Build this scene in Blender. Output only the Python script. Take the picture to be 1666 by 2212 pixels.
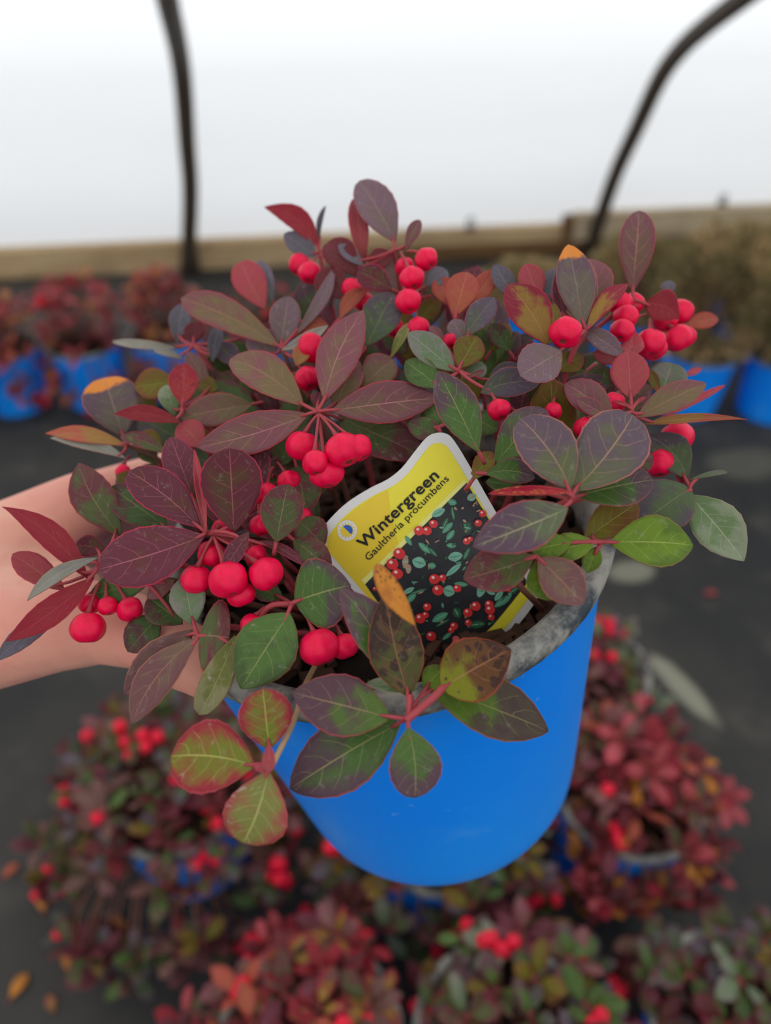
import bpy, bmesh, math, random
from mathutils import Vector, Matrix, noise

# ------------------------------------------------------------------ reset
for o in list(bpy.data.objects):
    bpy.data.objects.remove(o, do_unlink=True)
scene = bpy.context.scene
COL = scene.collection
rnd = random.Random(7)

# ------------------------------------------------------------------ camera
W, H, F = 1666, 2212, 1600.0
CX, CY = W / 2, H / 2
PITCH = math.radians(40)
CAM = Vector((0, 0, 0.92))
RIGHT = Vector((1, 0, 0))
FWD = Vector((0, math.cos(PITCH), -math.sin(PITCH)))
DOWN = Vector((0, -math.sin(PITCH), -math.cos(PITCH)))
UP = Vector((0, 0, 1))

cd = bpy.data.cameras.new('camera')
cam = bpy.data.objects.new('camera', cd)
COL.objects.link(cam)
cam.location = CAM
cam.rotation_euler = (math.radians(90) - PITCH, 0, 0)
cd.sensor_fit = 'HORIZONTAL'
cd.sensor_width = 27.0
cd.lens = F / W * 27.0
cd.clip_start = 0.01
cd.clip_end = 100
cd.dof.use_dof = True
cd.dof.focus_distance = 0.222
cd.dof.aperture_fstop = cd.lens / 4.5
scene.camera = cam

# ------------------------------------------------------------------ world and exposure
world = bpy.data.worlds.new('overcast_sky')
scene.world = world
world.use_nodes = True
wt = world.node_tree
bg = wt.nodes['Background']
# standard overcast sky: three times brighter at the zenith than at the horizon, grey land below
wtc = wt.nodes.new('ShaderNodeTexCoord')
wsp = wt.nodes.new('ShaderNodeSeparateXYZ')
wt.links.new(wtc.outputs['Generated'], wsp.inputs[0])
wmr = wt.nodes.new('ShaderNodeMapRange')
wt.links.new(wsp.outputs[2], wmr.inputs[0])
wmr.inputs[1].default_value = 0.0
wmr.inputs[2].default_value = 1.0
wmr.inputs[3].default_value = 0.333
wmr.inputs[4].default_value = 1.0
wgt = wt.nodes.new('ShaderNodeMath')
wgt.operation = 'GREATER_THAN'
wt.links.new(wsp.outputs[2], wgt.inputs[0])
wgt.inputs[1].default_value = 0.0
wmx = wt.nodes.new('ShaderNodeMix')
wmx.inputs[2].default_value = 0.25
wt.links.new(wgt.outputs[0], wmx.inputs[0])
wt.links.new(wmr.outputs[0], wmx.inputs[3])
wml = wt.nodes.new('ShaderNodeMath')
wml.operation = 'MULTIPLY'
wt.links.new(wmx.outputs[0], wml.inputs[0])
wml.inputs[1].default_value = 2.05
bg.inputs[0].default_value = (0.95, 0.975, 1.0, 1)
wt.links.new(wml.outputs[0], bg.inputs[1])
scene.view_settings.view_transform = 'Standard'
scene.view_settings.look = 'None'
scene.view_settings.gamma = 1
scene.view_settings.use_curve_mapping = False
scene.view_settings.exposure = 0.2


def ray(px, py):
    return RIGHT * ((px - CX) / F) + DOWN * ((py - CY) / F) + FWD


def P(px, py, depth):
    return CAM + ray(px, py) * depth


def on_z(px, py, z):
    r = ray(px, py)
    return CAM + r * ((z - CAM.z) / r.z)


def c2w(v):
    return RIGHT * v[0] + DOWN * v[1] + FWD * v[2]


# ------------------------------------------------------------------ colour and material helpers
def lin(c):
    c = c / 255.0
    return c / 12.92 if c <= 0.04045 else ((c + 0.055) / 1.055) ** 2.4


def rgb(r, g, b, k=1.0):
    return (lin(r) * k, lin(g) * k, lin(b) * k, 1)


class NT:
    def __init__(self, name):
        self.m = bpy.data.materials.new(name)
        self.m.use_nodes = True
        self.t = self.m.node_tree
        self.t.nodes.clear()

    def n(self, typ, **kw):
        nd = self.t.nodes.new(typ)
        for k, v in kw.items():
            setattr(nd, k, v)
        return nd

    def l(self, a, b):
        self.t.links.new(a, b)

    def put(self, sock, v):
        if v is None:
            return
        if isinstance(v, bpy.types.NodeSocket):
            self.l(v, sock)
        else:
            sock.default_value = v

    def math(self, op, a, b=None, c=None, clamp=False):
        nd = self.n('ShaderNodeMath', operation=op, use_clamp=clamp)
        self.put(nd.inputs[0], a)
        self.put(nd.inputs[1], b)
        self.put(nd.inputs[2], c)
        return nd.outputs[0]

    def mix(self, f, a, b, blend='MIX'):
        nd = self.n('ShaderNodeMix', data_type='RGBA', blend_type=blend)
        self.put(nd.inputs[0], f)
        self.put(nd.inputs[6], a)
        self.put(nd.inputs[7], b)
        return nd.outputs[2]

    def smooth(self, v, lo, hi):
        nd = self.n('ShaderNodeMapRange', interpolation_type='SMOOTHSTEP')
        self.put(nd.inputs[0], v)
        nd.inputs[1].default_value = lo
        nd.inputs[2].default_value = hi
        nd.inputs[3].default_value = 0
        nd.inputs[4].default_value = 1
        return nd.outputs[0]

    def noise(self, vec, scale, detail=3, rough=0.55):
        nd = self.n('ShaderNodeTexNoise')
        self.put(nd.inputs['Vector'], vec)
        nd.inputs['Scale'].default_value = scale
        nd.inputs['Detail'].default_value = detail
        nd.inputs['Roughness'].default_value = rough
        return nd.outputs['Fac']

    def bump(self, h, strength, dist=0.001):
        nd = self.n('ShaderNodeBump')
        nd.inputs['Strength'].default_value = strength
        nd.inputs['Distance'].default_value = dist
        self.l(h, nd.inputs['Height'])
        return nd.outputs[0]

    def principled(self, col, rough=0.5, spec=0.4, normal=None, sss=0, metal=0, coat=0):
        nd = self.n('ShaderNodeBsdfPrincipled')
        self.put(nd.inputs['Base Color'], col)
        self.put(nd.inputs['Roughness'], rough)
        nd.inputs['Specular IOR Level'].default_value = spec
        nd.inputs['Metallic'].default_value = metal
        nd.inputs['Coat Weight'].default_value = coat
        if sss:
            nd.inputs['Subsurface Weight'].default_value = sss
            nd.inputs['Subsurface Radius'].default_value = (1.0, 0.35, 0.2)
            nd.inputs['Subsurface Scale'].default_value = 0.004
        if normal is not None:
            self.l(normal, nd.inputs['Normal'])
        return nd.outputs[0]

    def out(self, sh):
        o = self.n('ShaderNodeOutputMaterial')
        self.l(sh, o.inputs[0])
        return self.m


def obj_coord(t):
    return t.n('ShaderNodeTexCoord').outputs['Object']


def plain(name, col, rough=0.6, spec=0.3, var=0.15, scale=60, bump=0.0, sss=0):
    t = NT(name)
    oc = obj_coord(t)
    nz = t.noise(oc, scale, 4)
    dark = tuple(c * (1 - var) for c in col[:3]) + (1,)
    lite = tuple(min(1, c * (1 + var)) for c in col[:3]) + (1,)
    c = t.mix(nz, dark, lite)
    nrm = t.bump(nz, bump) if bump else None
    return t.out(t.principled(c, rough, spec, nrm, sss))


def leaf_material(name, g, p, vein, margin, bias=0.5, grad=0.6, edge=0.3, namp=1.0, nscale=2.2,
                  spots=None, spot_amt=0.5, tip=None, dust=0.12, rough=0.40, trans=0.16, mw=0.034,
                  veinamt=0.66, blotch=None, soft=(0.28, 0.72), spot_scale=7, spot_grad=0.0):
    t = NT(name)
    uv = t.n('ShaderNodeUVMap')
    uv.uv_map = 'leaf'
    sep = t.n('ShaderNodeSeparateXYZ')
    t.l(uv.outputs[0], sep.inputs[0])
    U, V = sep.outputs[0], sep.outputs[1]
    y = t.math('ABSOLUTE', t.math('MULTIPLY_ADD', V, 2.0, -1.0))
    info = t.n('ShaderNodeObjectInfo')
    comb = t.n('ShaderNodeCombineXYZ')
    t.l(t.math('MULTIPLY', U, 1.9), comb.inputs[0])
    t.l(V, comb.inputs[1])
    t.l(t.math('MULTIPLY', info.outputs['Random'], 43.0), comb.inputs[2])
    vec = comb.outputs[0]
    nz = t.noise(vec, nscale, 3, 0.5)
    fine = t.noise(vec, 26, 4, 0.65)
    f = t.math('MULTIPLY_ADD', U, grad, bias - grad * 0.5)
    f = t.math('ADD', f, t.math('MULTIPLY', t.math('SUBTRACT', t.math('POWER', y, 2.0), 0.4), edge))
    f = t.math('ADD', f, t.math('MULTIPLY', t.math('SUBTRACT', nz, 0.5), namp * 1.6))
    f = t.math('ADD', f, t.math('MULTIPLY', t.math('SUBTRACT', fine, 0.5), 0.15))
    f = t.smooth(f, soft[0], soft[1])
    col = t.mix(f, g, p)
    # per-leaf and fine tonal variation
    col = t.mix(1.0, col, t.mix(fine, (0.78, 0.78, 0.78, 1), (1.18, 1.18, 1.18, 1)), 'MULTIPLY')
    vv = t.n('ShaderNodeHueSaturation')
    t.l(col, vv.inputs['Color'])
    t.l(t.math('MULTIPLY_ADD', info.outputs['Random'], 0.3, 0.86), vv.inputs['Value'])
    vv.inputs['Saturation'].default_value = 1.0
    col = vv.outputs[0]
    if tip is not None:
        tf = t.smooth(t.math('ADD', U, t.math('MULTIPLY', t.math('SUBTRACT', nz, 0.5), 0.5)), 0.74, 0.84)
        col = t.mix(tf, col, tip)
    if blotch is not None:
        bn = t.noise(vec, 4.5, 3, 0.5)
        col = t.mix(t.math('MULTIPLY', t.smooth(bn, 0.5, 0.6), 0.8), col, blotch)
    if spots is not None:
        vo = t.n('ShaderNodeTexVoronoi')
        vo.inputs['Scale'].default_value = spot_scale
        t.l(vec, vo.inputs['Vector'])
        sp = t.math('ADD', vo.outputs['Distance'], t.math('MULTIPLY', t.math('SUBTRACT', nz, 0.5), 1.4))
        sp = t.math('ADD', sp, t.math('MULTIPLY', t.math('SUBTRACT', fine, 0.5), 0.35))
        sp = t.math('SUBTRACT', sp, t.math('MULTIPLY', t.math('SUBTRACT', U, 0.5), spot_grad))
        sp = t.math('SUBTRACT', 1.0, t.smooth(sp, spot_amt - 0.05, spot_amt + 0.04))
        col = t.mix(t.math('MULTIPLY', sp, 0.88), col, spots)
    # veins
    mid = t.math('SUBTRACT', 1.0, t.smooth(y, 0.009, 0.032))
    side = t.math('GREATER_THAN', V, 0.5)
    s = t.math('MULTIPLY_ADD', U, 5.5, t.math('MULTIPLY', side, 0.45))
    s = t.math('SUBTRACT', s, t.math('MULTIPLY', t.math('POWER', y, 1.3), 1.45))
    s = t.math('ADD', s, t.math('MULTIPLY', t.noise(vec, 3.5, 2), 0.45))
    s = t.math('PINGPONG', s, 0.5)
    sv = t.math('SUBTRACT', 1.0, t.smooth(s, 0.008, 0.032))
    sv = t.math('MULTIPLY', sv, t.math('SUBTRACT', 1.0, t.smooth(y, 0.6, 0.9)))
    ve = t.n('ShaderNodeTexVoronoi', feature='DISTANCE_TO_EDGE')
    ve.inputs['Scale'].default_value = 9
    t.l(vec, ve.inputs['Vector'])
    net = t.math('SUBTRACT', 1.0, t.smooth(ve.outputs[0], 0.0, 0.045))
    vfac = t.math('MAXIMUM', t.math('MULTIPLY', mid, veinamt),
                  t.math('MAXIMUM', t.math('MULTIPLY', sv, veinamt * 0.68), t.math('MULTIPLY', net, veinamt * 0.06)))
    col = t.mix(vfac, col, vein)
    # coloured margin
    em = t.smooth(t.math('ADD', y, t.math('MULTIPLY', t.math('SUBTRACT', fine, 0.5), 0.05)), 1 - mw * 1.9, 1 - mw * 0.6)
    col = t.mix(t.math('MULTIPLY', em, 0.92), col, margin)
    # pale dust and dried water marks
    dn = t.noise(vec, 5.0, 6, 0.7)
    df = t.math('MULTIPLY', t.smooth(dn, 0.56, 0.76), dust * 2.4)
    col = t.mix(df, col, rgb(196, 186, 178))
    hgt = t.math('SUBTRACT', t.math('MULTIPLY', fine, 0.35), t.math('MULTIPLY', t.math('MAXIMUM', mid, t.math('MULTIPLY', sv, 0.6)), 0.7))
    nrm = t.bump(hgt, 0.35, 0.0006)
    rg = t.math('MULTIPLY_ADD', dn, 0.3, rough - 0.12)
    sh = t.principled(col, rg, 0.25, nrm)
    if trans > 0:
        tr = t.n('ShaderNodeBsdfTranslucent')
        t.l(t.mix(0.5, col, tuple(min(1, c * 2.2) for c in margin[:3]) + (1,)), tr.inputs[0])
        ms = t.n('ShaderNodeMixShader')
        ms.inputs[0].default_value = trans
        t.l(sh, ms.inputs[1])
        t.l(tr.outputs[0], ms.inputs[2])
        sh = ms.outputs[0]
    return t.out(sh)


PAL = {}
UND = {}


def deep(c, k=0.88, sat=1.16):
    m = sum(c) / 3
    return tuple(max(0, min(255, (m + (x - m) * sat) * k)) for x in c)


def pal(key, g, p, vein=(190, 135, 128), margin=(190, 84, 90), under=(150, 110, 108), **kw):
    g, p, margin, under = (deep(c) for c in (g, p, margin, under))
    kw['trans'] = kw.get('trans', 0.16) * 0.7
    PAL[key] = leaf_material('leaf_' + key, rgb(*g), rgb(*p), rgb(*vein), rgb(*margin), **kw)
    PAL[key + '/u'] = leaf_material('leaf_underside_' + key, rgb(*under), rgb(*(int(c * 0.9) for c in under)),
                                    rgb(*vein), rgb(*margin), trans=0.16, dust=0.05, veinamt=0.4, rough=0.6)


pal('mauve', (128, 100, 82), (132, 84, 90), (205, 140, 138), (205, 84, 92), bias=0.62, grad=0.3, dust=0.05)
pal('mauve_olive', (126, 108, 78), (136, 88, 90), (180, 125, 112), (205, 92, 92), bias=0.4, grad=0.5, dust=0.04)
pal('maroon', (104, 60, 52), (108, 52, 66), (190, 108, 118), (212, 70, 98), bias=0.7, grad=0.2, dust=0.14)
pal('maroon_dark', (86, 58, 36), (96, 36, 48), (170, 84, 90), (206, 56, 88), bias=0.62, grad=0.4, namp=1.3, dust=0.1)
pal('maroon_green', (82, 92, 52), (104, 56, 60), (150, 120, 92), (170, 76, 74), bias=0.52, grad=0.6, namp=1.2)
pal('green_purple', (82, 112, 54), (98, 74, 84), (162, 156, 96), (176, 98, 92), bias=0.46, grad=1.0, edge=0.35, namp=0.8)
pal('green', (84, 112, 56), (72, 92, 50), (156, 156, 92), (150, 106, 82), (128, 140, 108), bias=0.4, namp=1.0, mw=0.03)
pal('deep_green', (76, 100, 52), (98, 62, 62), (140, 132, 84), (150, 84, 80), (118, 124, 96), bias=0.45, namp=1.3, mw=0.03)
pal('bright_green', (112, 140, 44), (92, 116, 40), (184, 190, 96), (172, 150, 92), (150, 160, 96), bias=0.4, mw=0.03, trans=0.22)
pal('pale_green', (112, 136, 92), (150, 158, 132), (190, 190, 150), (188, 168, 140), (160, 170, 140), bias=0.45, grad=0.8, mw=0.03, dust=0.2)
pal('grey_green', (112, 132, 98), (136, 134, 124), (170, 170, 134), (170, 140, 124), (150, 156, 134), bias=0.45, grad=0.6, mw=0.03)
pal('grey_violet', (108, 114, 80), (112, 94, 104), (196, 150, 118), (216, 140, 128), bias=0.62, grad=0.8, namp=0.7, dust=0.12)
pal('grey_mauve', (122, 104, 100), (128, 104, 112), (176, 140, 124), (190, 112, 114), bias=0.6, dust=0.16)
pal('slate', (100, 98, 104), (112, 104, 116), (150, 140, 140), (150, 110, 116), bias=0.5, dust=0.12)
pal('slate_purple', (92, 96, 82), (98, 84, 98), (140, 130, 104), (186, 104, 110), bias=0.62, grad=0.7, namp=0.8)
pal('slate_green', (84, 100, 66), (88, 78, 84), (130, 124, 96), (140, 92, 92), bias=0.48, grad=0.9)
pal('silver', (150, 148, 136), (164, 160, 148), (190, 180, 160), (190, 132, 112), (150, 148, 140), bias=0.5, dust=0.2)
pal('red', (150, 48, 56), (150, 36, 54), (190, 80, 84), (206, 84, 92), (176, 84, 86), bias=0.5, dust=0.04, trans=0.28)
pal('rose', (172, 84, 84), (176, 78, 88), (206, 118, 116), (226, 88, 96), (190, 110, 106), bias=0.5, trans=0.3, dust=0.04)
pal('pink', (196, 104, 108), (196, 84, 96), (222, 140, 138), (232, 100, 110), (214, 138, 132), bias=0.5, trans=0.28)
pal('dark_red', (104, 44, 46), (110, 34, 44), (140, 66, 68), (150, 52, 60), (120, 60, 60), bias=0.5, dust=0.03, trans=0.2)
pal('coral', (184, 104, 78), (180, 92, 78), (216, 138, 108), (226, 98, 84), (196, 120, 96), bias=0.5, trans=0.34, dust=0.03)
pal('coral_olive', (170, 132, 78), (190, 106, 86), (214, 150, 104), (230, 104, 96), (196, 140, 96), bias=0.42, grad=0.9, trans=0.3, dust=0.04)
pal('red_olive', (160, 126, 62), (146, 40, 62), (188, 130, 84), (190, 60, 78), (160, 90, 70), bias=0.5, grad=0.8, edge=0.5, namp=0.9, trans=0.25, dust=0.03)
pal('olive', (116, 108, 36), (126, 90, 48), (166, 156, 84), (186, 100, 76), (140, 130, 70), bias=0.42, grad=0.6, trans=0.28, dust=0.03)
pal('olive_green', (118, 122, 62), (150, 146, 106), (170, 164, 108), (176, 112, 92), (150, 148, 100), bias=0.42, grad=1.1, dust=0.25)
pal('grey_orange_tip', (118, 108, 94), (112, 90, 100), (160, 130, 116), (186, 110, 108), bias=0.55, grad=0.8, tip=rgb(226, 138, 52), dust=0.08)
pal('red_spot', (176, 66, 66), (164, 46, 62), (190, 90, 84), (216, 84, 84), bias=0.5, spots=rgb(64, 26, 30), spot_amt=0.16, trans=0.25)
pal('brown_spot', (82, 84, 40), (62, 46, 38), (170, 110, 84), (170, 90, 62), (120, 100, 60), bias=0.5, grad=1.1, namp=1.3,
    spots=rgb(52, 32, 26), spot_amt=0.38, spot_scale=4, spot_grad=0.5, blotch=rgb(96, 68, 42), dust=0.06)
pal('olive_spot', (122, 124, 26), (98, 64, 32), (176, 120, 90), (178, 86, 62), (130, 120, 60), bias=0.68, grad=1.3, namp=0.9,
    spots=rgb(54, 30, 24), spot_amt=0.40, spot_scale=4.5, spot_grad=0.7, dust=0.03)
pal('green_spot', (96, 122, 46), (84, 72, 60), (150, 140, 84), (160, 104, 74), (130, 130, 80), bias=0.5, grad=1.3, namp=1.1,
    spots=rgb(70, 52, 50), spot_amt=0.36, spot_scale=3.5, spot_grad=0.8, dust=0.06)
pal('orange_dead', (206, 138, 58), (176, 112, 52), (150, 90, 44), (150, 84, 44), (190, 130, 66), bias=0.4,
    spots=rgb(64, 36, 24), spot_amt=0.2, dust=0.05)
pal('young', (122, 130, 48), (158, 50, 62), (196, 196, 104), (206, 92, 100), (180, 140, 100), bias=0.52, grad=0.35, edge=0.9,
    namp=0.9, nscale=3.0, dust=0.16, trans=0.22, soft=(0.0, 0.95))
pal('young_pale', (136, 140, 76), (170, 78, 80), (212, 206, 132), (214, 104, 106), (186, 150, 112), bias=0.38, grad=0.3, edge=0.7,
    namp=0.9, nscale=3.0, dust=0.3, trans=0.22, soft=(0.0, 1.0))
pal('purple_green', (84, 108, 48), (92, 66, 74), (170, 140, 104), (186, 92, 98), bias=0.6, grad=1.0, edge=0.2, namp=0.9, dust=0.05)
pal('gloss', (104, 112, 84), (100, 78, 92), (206, 190, 150), (204, 96, 104), bias=0.55, grad=0.9, namp=0.8, rough=0.34, dust=0.12)
pal('brown_mauve', (120, 98, 82), (116, 80, 80), (190, 130, 104), (200, 128, 110), bias=0.6, grad=0.5, dust=0.12)
pal('red_orange', (196, 60, 76), (184, 34, 70), (214, 130, 90), (226, 110, 100), (210, 140, 110), bias=0.5, spots=rgb(196, 140, 60), spot_amt=0.2)

M_STEM = plain('reddish_stem', rgb(164, 66, 72), 0.55, 0.3, 0.2, 300, 0.2)
M_STEM_PALE = plain('tan_stem', rgb(176, 146, 112), 0.6, 0.3, 0.2, 300, 0.2)
M_STEM_DARK = plain('brown_stem', rgb(104, 66, 52), 0.65, 0.3, 0.25, 300, 0.2)


def berry_material(name, col, dark):
    t = NT(name)
    oc = obj_coord(t)
    n1 = t.noise(oc, 2.2, 3)
    n2 = t.noise(oc, 40, 3)
    c = t.mix(t.smooth(n1, 0.3, 0.7), col, dark)
    nrm = t.bump(n2, 0.08, 0.0004)
    return t.out(t.principled(c, 0.38, 0.28, nrm, sss=0.2))


M_BERRY = berry_material('berry_skin', rgb(240, 6, 76), rgb(222, 4, 58))
M_BERRY2 = berry_material('berry_skin_ripe', rgb(236, 20, 62), rgb(206, 12, 44))
M_CALYX = plain('berry_scar', rgb(120, 50, 44), 0.7)


# ------------------------------------------------------------------ mesh helpers
def make_obj(name, me, parent=None, mats=(), loc=None):
    o = bpy.data.objects.new(name, me)
    for m in mats:
        me.materials.append(m)
    COL.objects.link(o)
    if parent is not None:
        o.parent = parent
    if loc is not None:
        o.location = loc
    return o


def mesh(name, verts, faces, smooth=True, mat_idx=None):
    me = bpy.data.meshes.new(name)
    me.from_pydata(verts, [], faces)
    if smooth:
        me.polygons.foreach_set('use_smooth', [True] * len(faces))
    if mat_idx:
        me.polygons.foreach_set('material_index', mat_idx)
    me.update()
    return me


def tube_data(pts, rad, n=8, cap=True):
    vs, fs = [], []
    pts = [Vector(p) for p in pts]
    if not isinstance(rad, (list, tuple)):
        rad = [rad] * len(pts)
    ref = Vector((0.13, 0.31, 0.94)).normalized()
    for i, p in enumerate(pts):
        d = (pts[min(i + 1, len(pts) - 1)] - pts[max(i - 1, 0)]).normalized()
        a = d.cross(ref)
        if a.length < 1e-4:
            a = d.cross(Vector((1, 0, 0)))
        a.normalize()
        b = d.cross(a).normalized()
        ref = a.cross(d).normalized()
        for j in range(n):
            t = 2 * math.pi * j / n
            vs.append(p + (a * math.cos(t) + b * math.sin(t)) * rad[i])
    for i in range(len(pts) - 1):
        for j in range(n):
            k = (j + 1) % n
            fs.append((i * n + j, i * n + k, (i + 1) * n + k, (i + 1) * n + j))
    if cap:
        fs.append(tuple(range(n - 1, -1, -1)))
        fs.append(tuple((len(pts) - 1) * n + j for j in range(n)))
    return vs, fs


def bez(a, b, c, n):
    return [a * (1 - t) ** 2 + b * 2 * t * (1 - t) + c * t * t for t in [i / n for i in range(n + 1)]]


def bevel_box(size, bev=0.004, seg=2):
    bm = bmesh.new()
    bmesh.ops.create_cube(bm, size=1)
    for v in bm.verts:
        v.co = Vector((v.co.x * size[0], v.co.y * size[1], v.co.z * size[2]))
    if bev:
        bmesh.ops.bevel(bm, geom=list(bm.edges), offset=bev, segments=seg, affect='EDGES')
    me = bpy.data.meshes.new('box')
    bm.to_mesh(me)
    bm.free()
    return me


def tag(o, label=None, cat=None, group=None, kind=None):
    if label:
        o['label'] = label
    if cat:
        o['category'] = cat
    if group:
        o['group'] = group
    if kind:
        o['kind'] = kind
    return o


def empty(name, loc, label=None, cat=None, group=None):
    o = bpy.data.objects.new(name, None)
    o.empty_display_size = 0.05
    COL.objects.link(o)
    o.location = loc
    return tag(o, label, cat, group)


# ------------------------------------------------------------------ setting: floor, film tunnel, boards, hoops
def ground_material():
    t = NT('woven_ground_fabric')
    oc = obj_coord(t)
    big = t.noise(oc, 1.6, 5, 0.6)
    mid = t.noise(oc, 9, 5, 0.6)
    c = t.mix(t.smooth(big, 0.35, 0.7), rgb(37, 37, 37), rgb(66, 63, 58))
    c = t.mix(t.math('MULTIPLY', t.smooth(mid, 0.5, 0.75), 0.5), c, rgb(88, 84, 76))
    wv = t.n('ShaderNodeTexBrick')
    wv.inputs['Scale'].default_value = 220
    t.l(oc, wv.inputs['Vector'])
    wv.inputs['Color1'].default_value = (1, 1, 1, 1)
    wv.inputs['Color2'].default_value = (0.8, 0.8, 0.8, 1)
    wv.inputs['Mortar'].default_value = (0.45, 0.45, 0.45, 1)
    c = t.mix(0.35, c, wv.outputs[0], 'MULTIPLY')
    # dusty smears lying on the fabric
    for (px, py, rx, ry, ang, amt) in ((1478, 1490, .022, .085, .45, .75), (1360, 1235, .05, .03, .3, .55), (1610, 1000, .1, .06, .2, .2),
                                       (1440, 1990, .05, .08, .2, .12)):
        q = on_z(px, py, 0)
        mp = t.n('ShaderNodeMapping')
        mp.vector_type = 'TEXTURE'
        t.l(oc, mp.inputs[0])
        mp.inputs['Location'].default_value = q
        mp.inputs['Rotation'].default_value = (0, 0, ang)
        mp.inputs['Scale'].default_value = (rx, ry, 1)
        vl = t.n('ShaderNodeVectorMath', operation='LENGTH')
        t.l(mp.outputs[0], vl.inputs[0])
        d = t.math('ADD', vl.outputs['Value'], t.math('MULTIPLY', t.math('SUBTRACT', mid, 0.5), 0.9))
        f = t.math('MULTIPLY', t.math('SUBTRACT', 1.0, t.smooth(d, 0.55, 1.05)), amt)
        c = t.mix(f, c, rgb(150, 148, 128))
    nrm = t.bump(mid, 0.3, 0.004)
    return t.out(t.principled(c, 0.72, 0.3, nrm))


A0 = on_z(0, 600, 0)
B0 = on_z(1666, 520, 0)
WD = (B0 - A0).normalized()            # along the wall
WN = Vector((WD.y, -WD.x, 0))          # into the tunnel


def on_wall(px, py, inset=0.0):
    r = ray(px, py)
    o = A0 + WN * inset
    t = (o - CAM).dot(WN) / r.dot(WN)
    return CAM + r * t


def wall_sz(px, py, inset=0.0):
    q = on_wall(px, py, inset)
    return (q - A0).dot(WD), q.z


def wp(s, u, z):
    return A0 + WD * s + WN * u + UP * z


half = [(0.0, 0.06), (0.10, 0.27), (0.19, 0.43), (0.27, 0.565), (0.35, 0.64), (0.45, 0.70), (0.56, 0.755), (0.80, 0.87),
        (1.2, 1.06), (1.7, 1.27), (2.3, 1.45), (3.0, 1.54)]
prof = half + [(6.0 - u, z) for u, z in reversed(half[:-1])]
S0, S1 = -5.0, 7.5


def film_material():
    t = NT('white_greenhouse_film')
    oc = obj_coord(t)
    mp = t.n('ShaderNodeMapping')
    t.l(oc, mp.inputs[0])
    mp.inputs['Scale'].default_value = (1.0, 1.0, 3.0)
    nz = t.noise(mp.outputs[0], 2.0, 4, 0.5)
    c = t.mix(nz, (0.80, 0.80, 0.80, 1), (0.86, 0.86, 0.86, 1))
    df = t.n('ShaderNodeBsdfDiffuse')
    t.l(c, df.inputs[0])
    tr = t.n('ShaderNodeBsdfTranslucent')
    t.l(c, tr.inputs[0])
    ms = t.n('ShaderNodeMixShader')
    ms.inputs[0].default_value = 0.72
    t.l(df.outputs[0], ms.inputs[1])
    t.l(tr.outputs[0], ms.inputs[2])
    return t.out(ms.outputs[0])


M_FILM = film_material()


def film_strip(name, pr, n=40):
    vs, fs = [], []
    for i in range(n + 1):
        s = S0 + (S1 - S0) * i / n
        for (u, z) in pr:
            vs.append(wp(s, u - 0.03, z + 0.012) + WN * 0.006 * math.sin(s * 7 + z * 5))
    k = len(pr)
    for i in range(n):
        for j in range(k - 1):
            fs.append((i * k + j, (i + 1) * k + j, (i + 1) * k + j + 1, i * k + j + 1))
    o = make_obj(name, mesh(name, vs, fs), None, [M_FILM])
    return tag(o, kind='structure')


iw = 7
film_strip('wall_back', [(0.0, 0.02)] + prof[:iw])
film_strip('ceiling', prof[iw - 1:len(prof) - iw + 1])
film_strip('wall_front', prof[len(prof) - iw:] + [(6.0, -0.01)])
for nm, s in (('wall_left', S0), ('wall_right', S1)):
    vs = [wp(s, u - 0.03, z + 0.012) for u, z in [(0, -0.02)] + prof + [(6.0, -0.02)]]
    o = make_obj(nm, mesh(nm, vs, [tuple(range(len(vs)))], False), None, [M_FILM])
    tag(o, kind='structure')

fl = [wp(S0 - 0.3, -0.5, 0), wp(S1 + 0.3, -0.5, 0), wp(S1 + 0.3, 6.5, 0), wp(S0 - 0.3, 6.5, 0)]
tag(make_obj('floor', mesh('floor', fl, [(0, 1, 2, 3)], False), None, [ground_material()]), kind='structure')


def wood_material(name, a, b):
    t = NT(name)
    oc = obj_coord(t)
    mp = t.n('ShaderNodeMapping')
    t.l(oc, mp.inputs[0])
    mp.inputs['Scale'].default_value = (1.5, 22, 22)
    g = t.noise(mp.outputs[0], 3, 6, 0.6)
    st = t.noise(oc, 3, 3)
    c = t.mix(t.smooth(g, 0.3, 0.7), a, b)
    c = t.mix(t.math('MULTIPLY', t.smooth(st, 0.5, 0.75), 0.5), c, rgb(120, 98, 76))
    return t.out(t.principled(c, 0.75, 0.2, t.bump(g, 0.3, 0.002)))


M_WOOD = wood_material('raw_pine_board', rgb(206, 178, 136), rgb(176, 146, 108))
M_WOOD2 = wood_material('weathered_pine_board', rgb(204, 184, 150), rgb(166, 146, 120))
M_WOOD3 = wood_material('dark_brown_board', rgb(124, 92, 56), rgb(92, 68, 44))  # darker brown wood tone for the lower board and the joint block
WALL_ANG = math.atan2(WD.y, WD.x)


def board(name, s0, s1, z0, z1, u0, u1, mat, label, cat='board'):
    me = bevel_box((s1 - s0, u1 - u0, z1 - z0), 0.004)
    o = make_obj(name, me, None, [mat], wp((s0 + s1) / 2, (u0 + u1) / 2, (z0 + z1) / 2))
    o.rotation_euler = (0, 0, WALL_ANG)
    return tag(o, label, cat, kind='structure')


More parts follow.
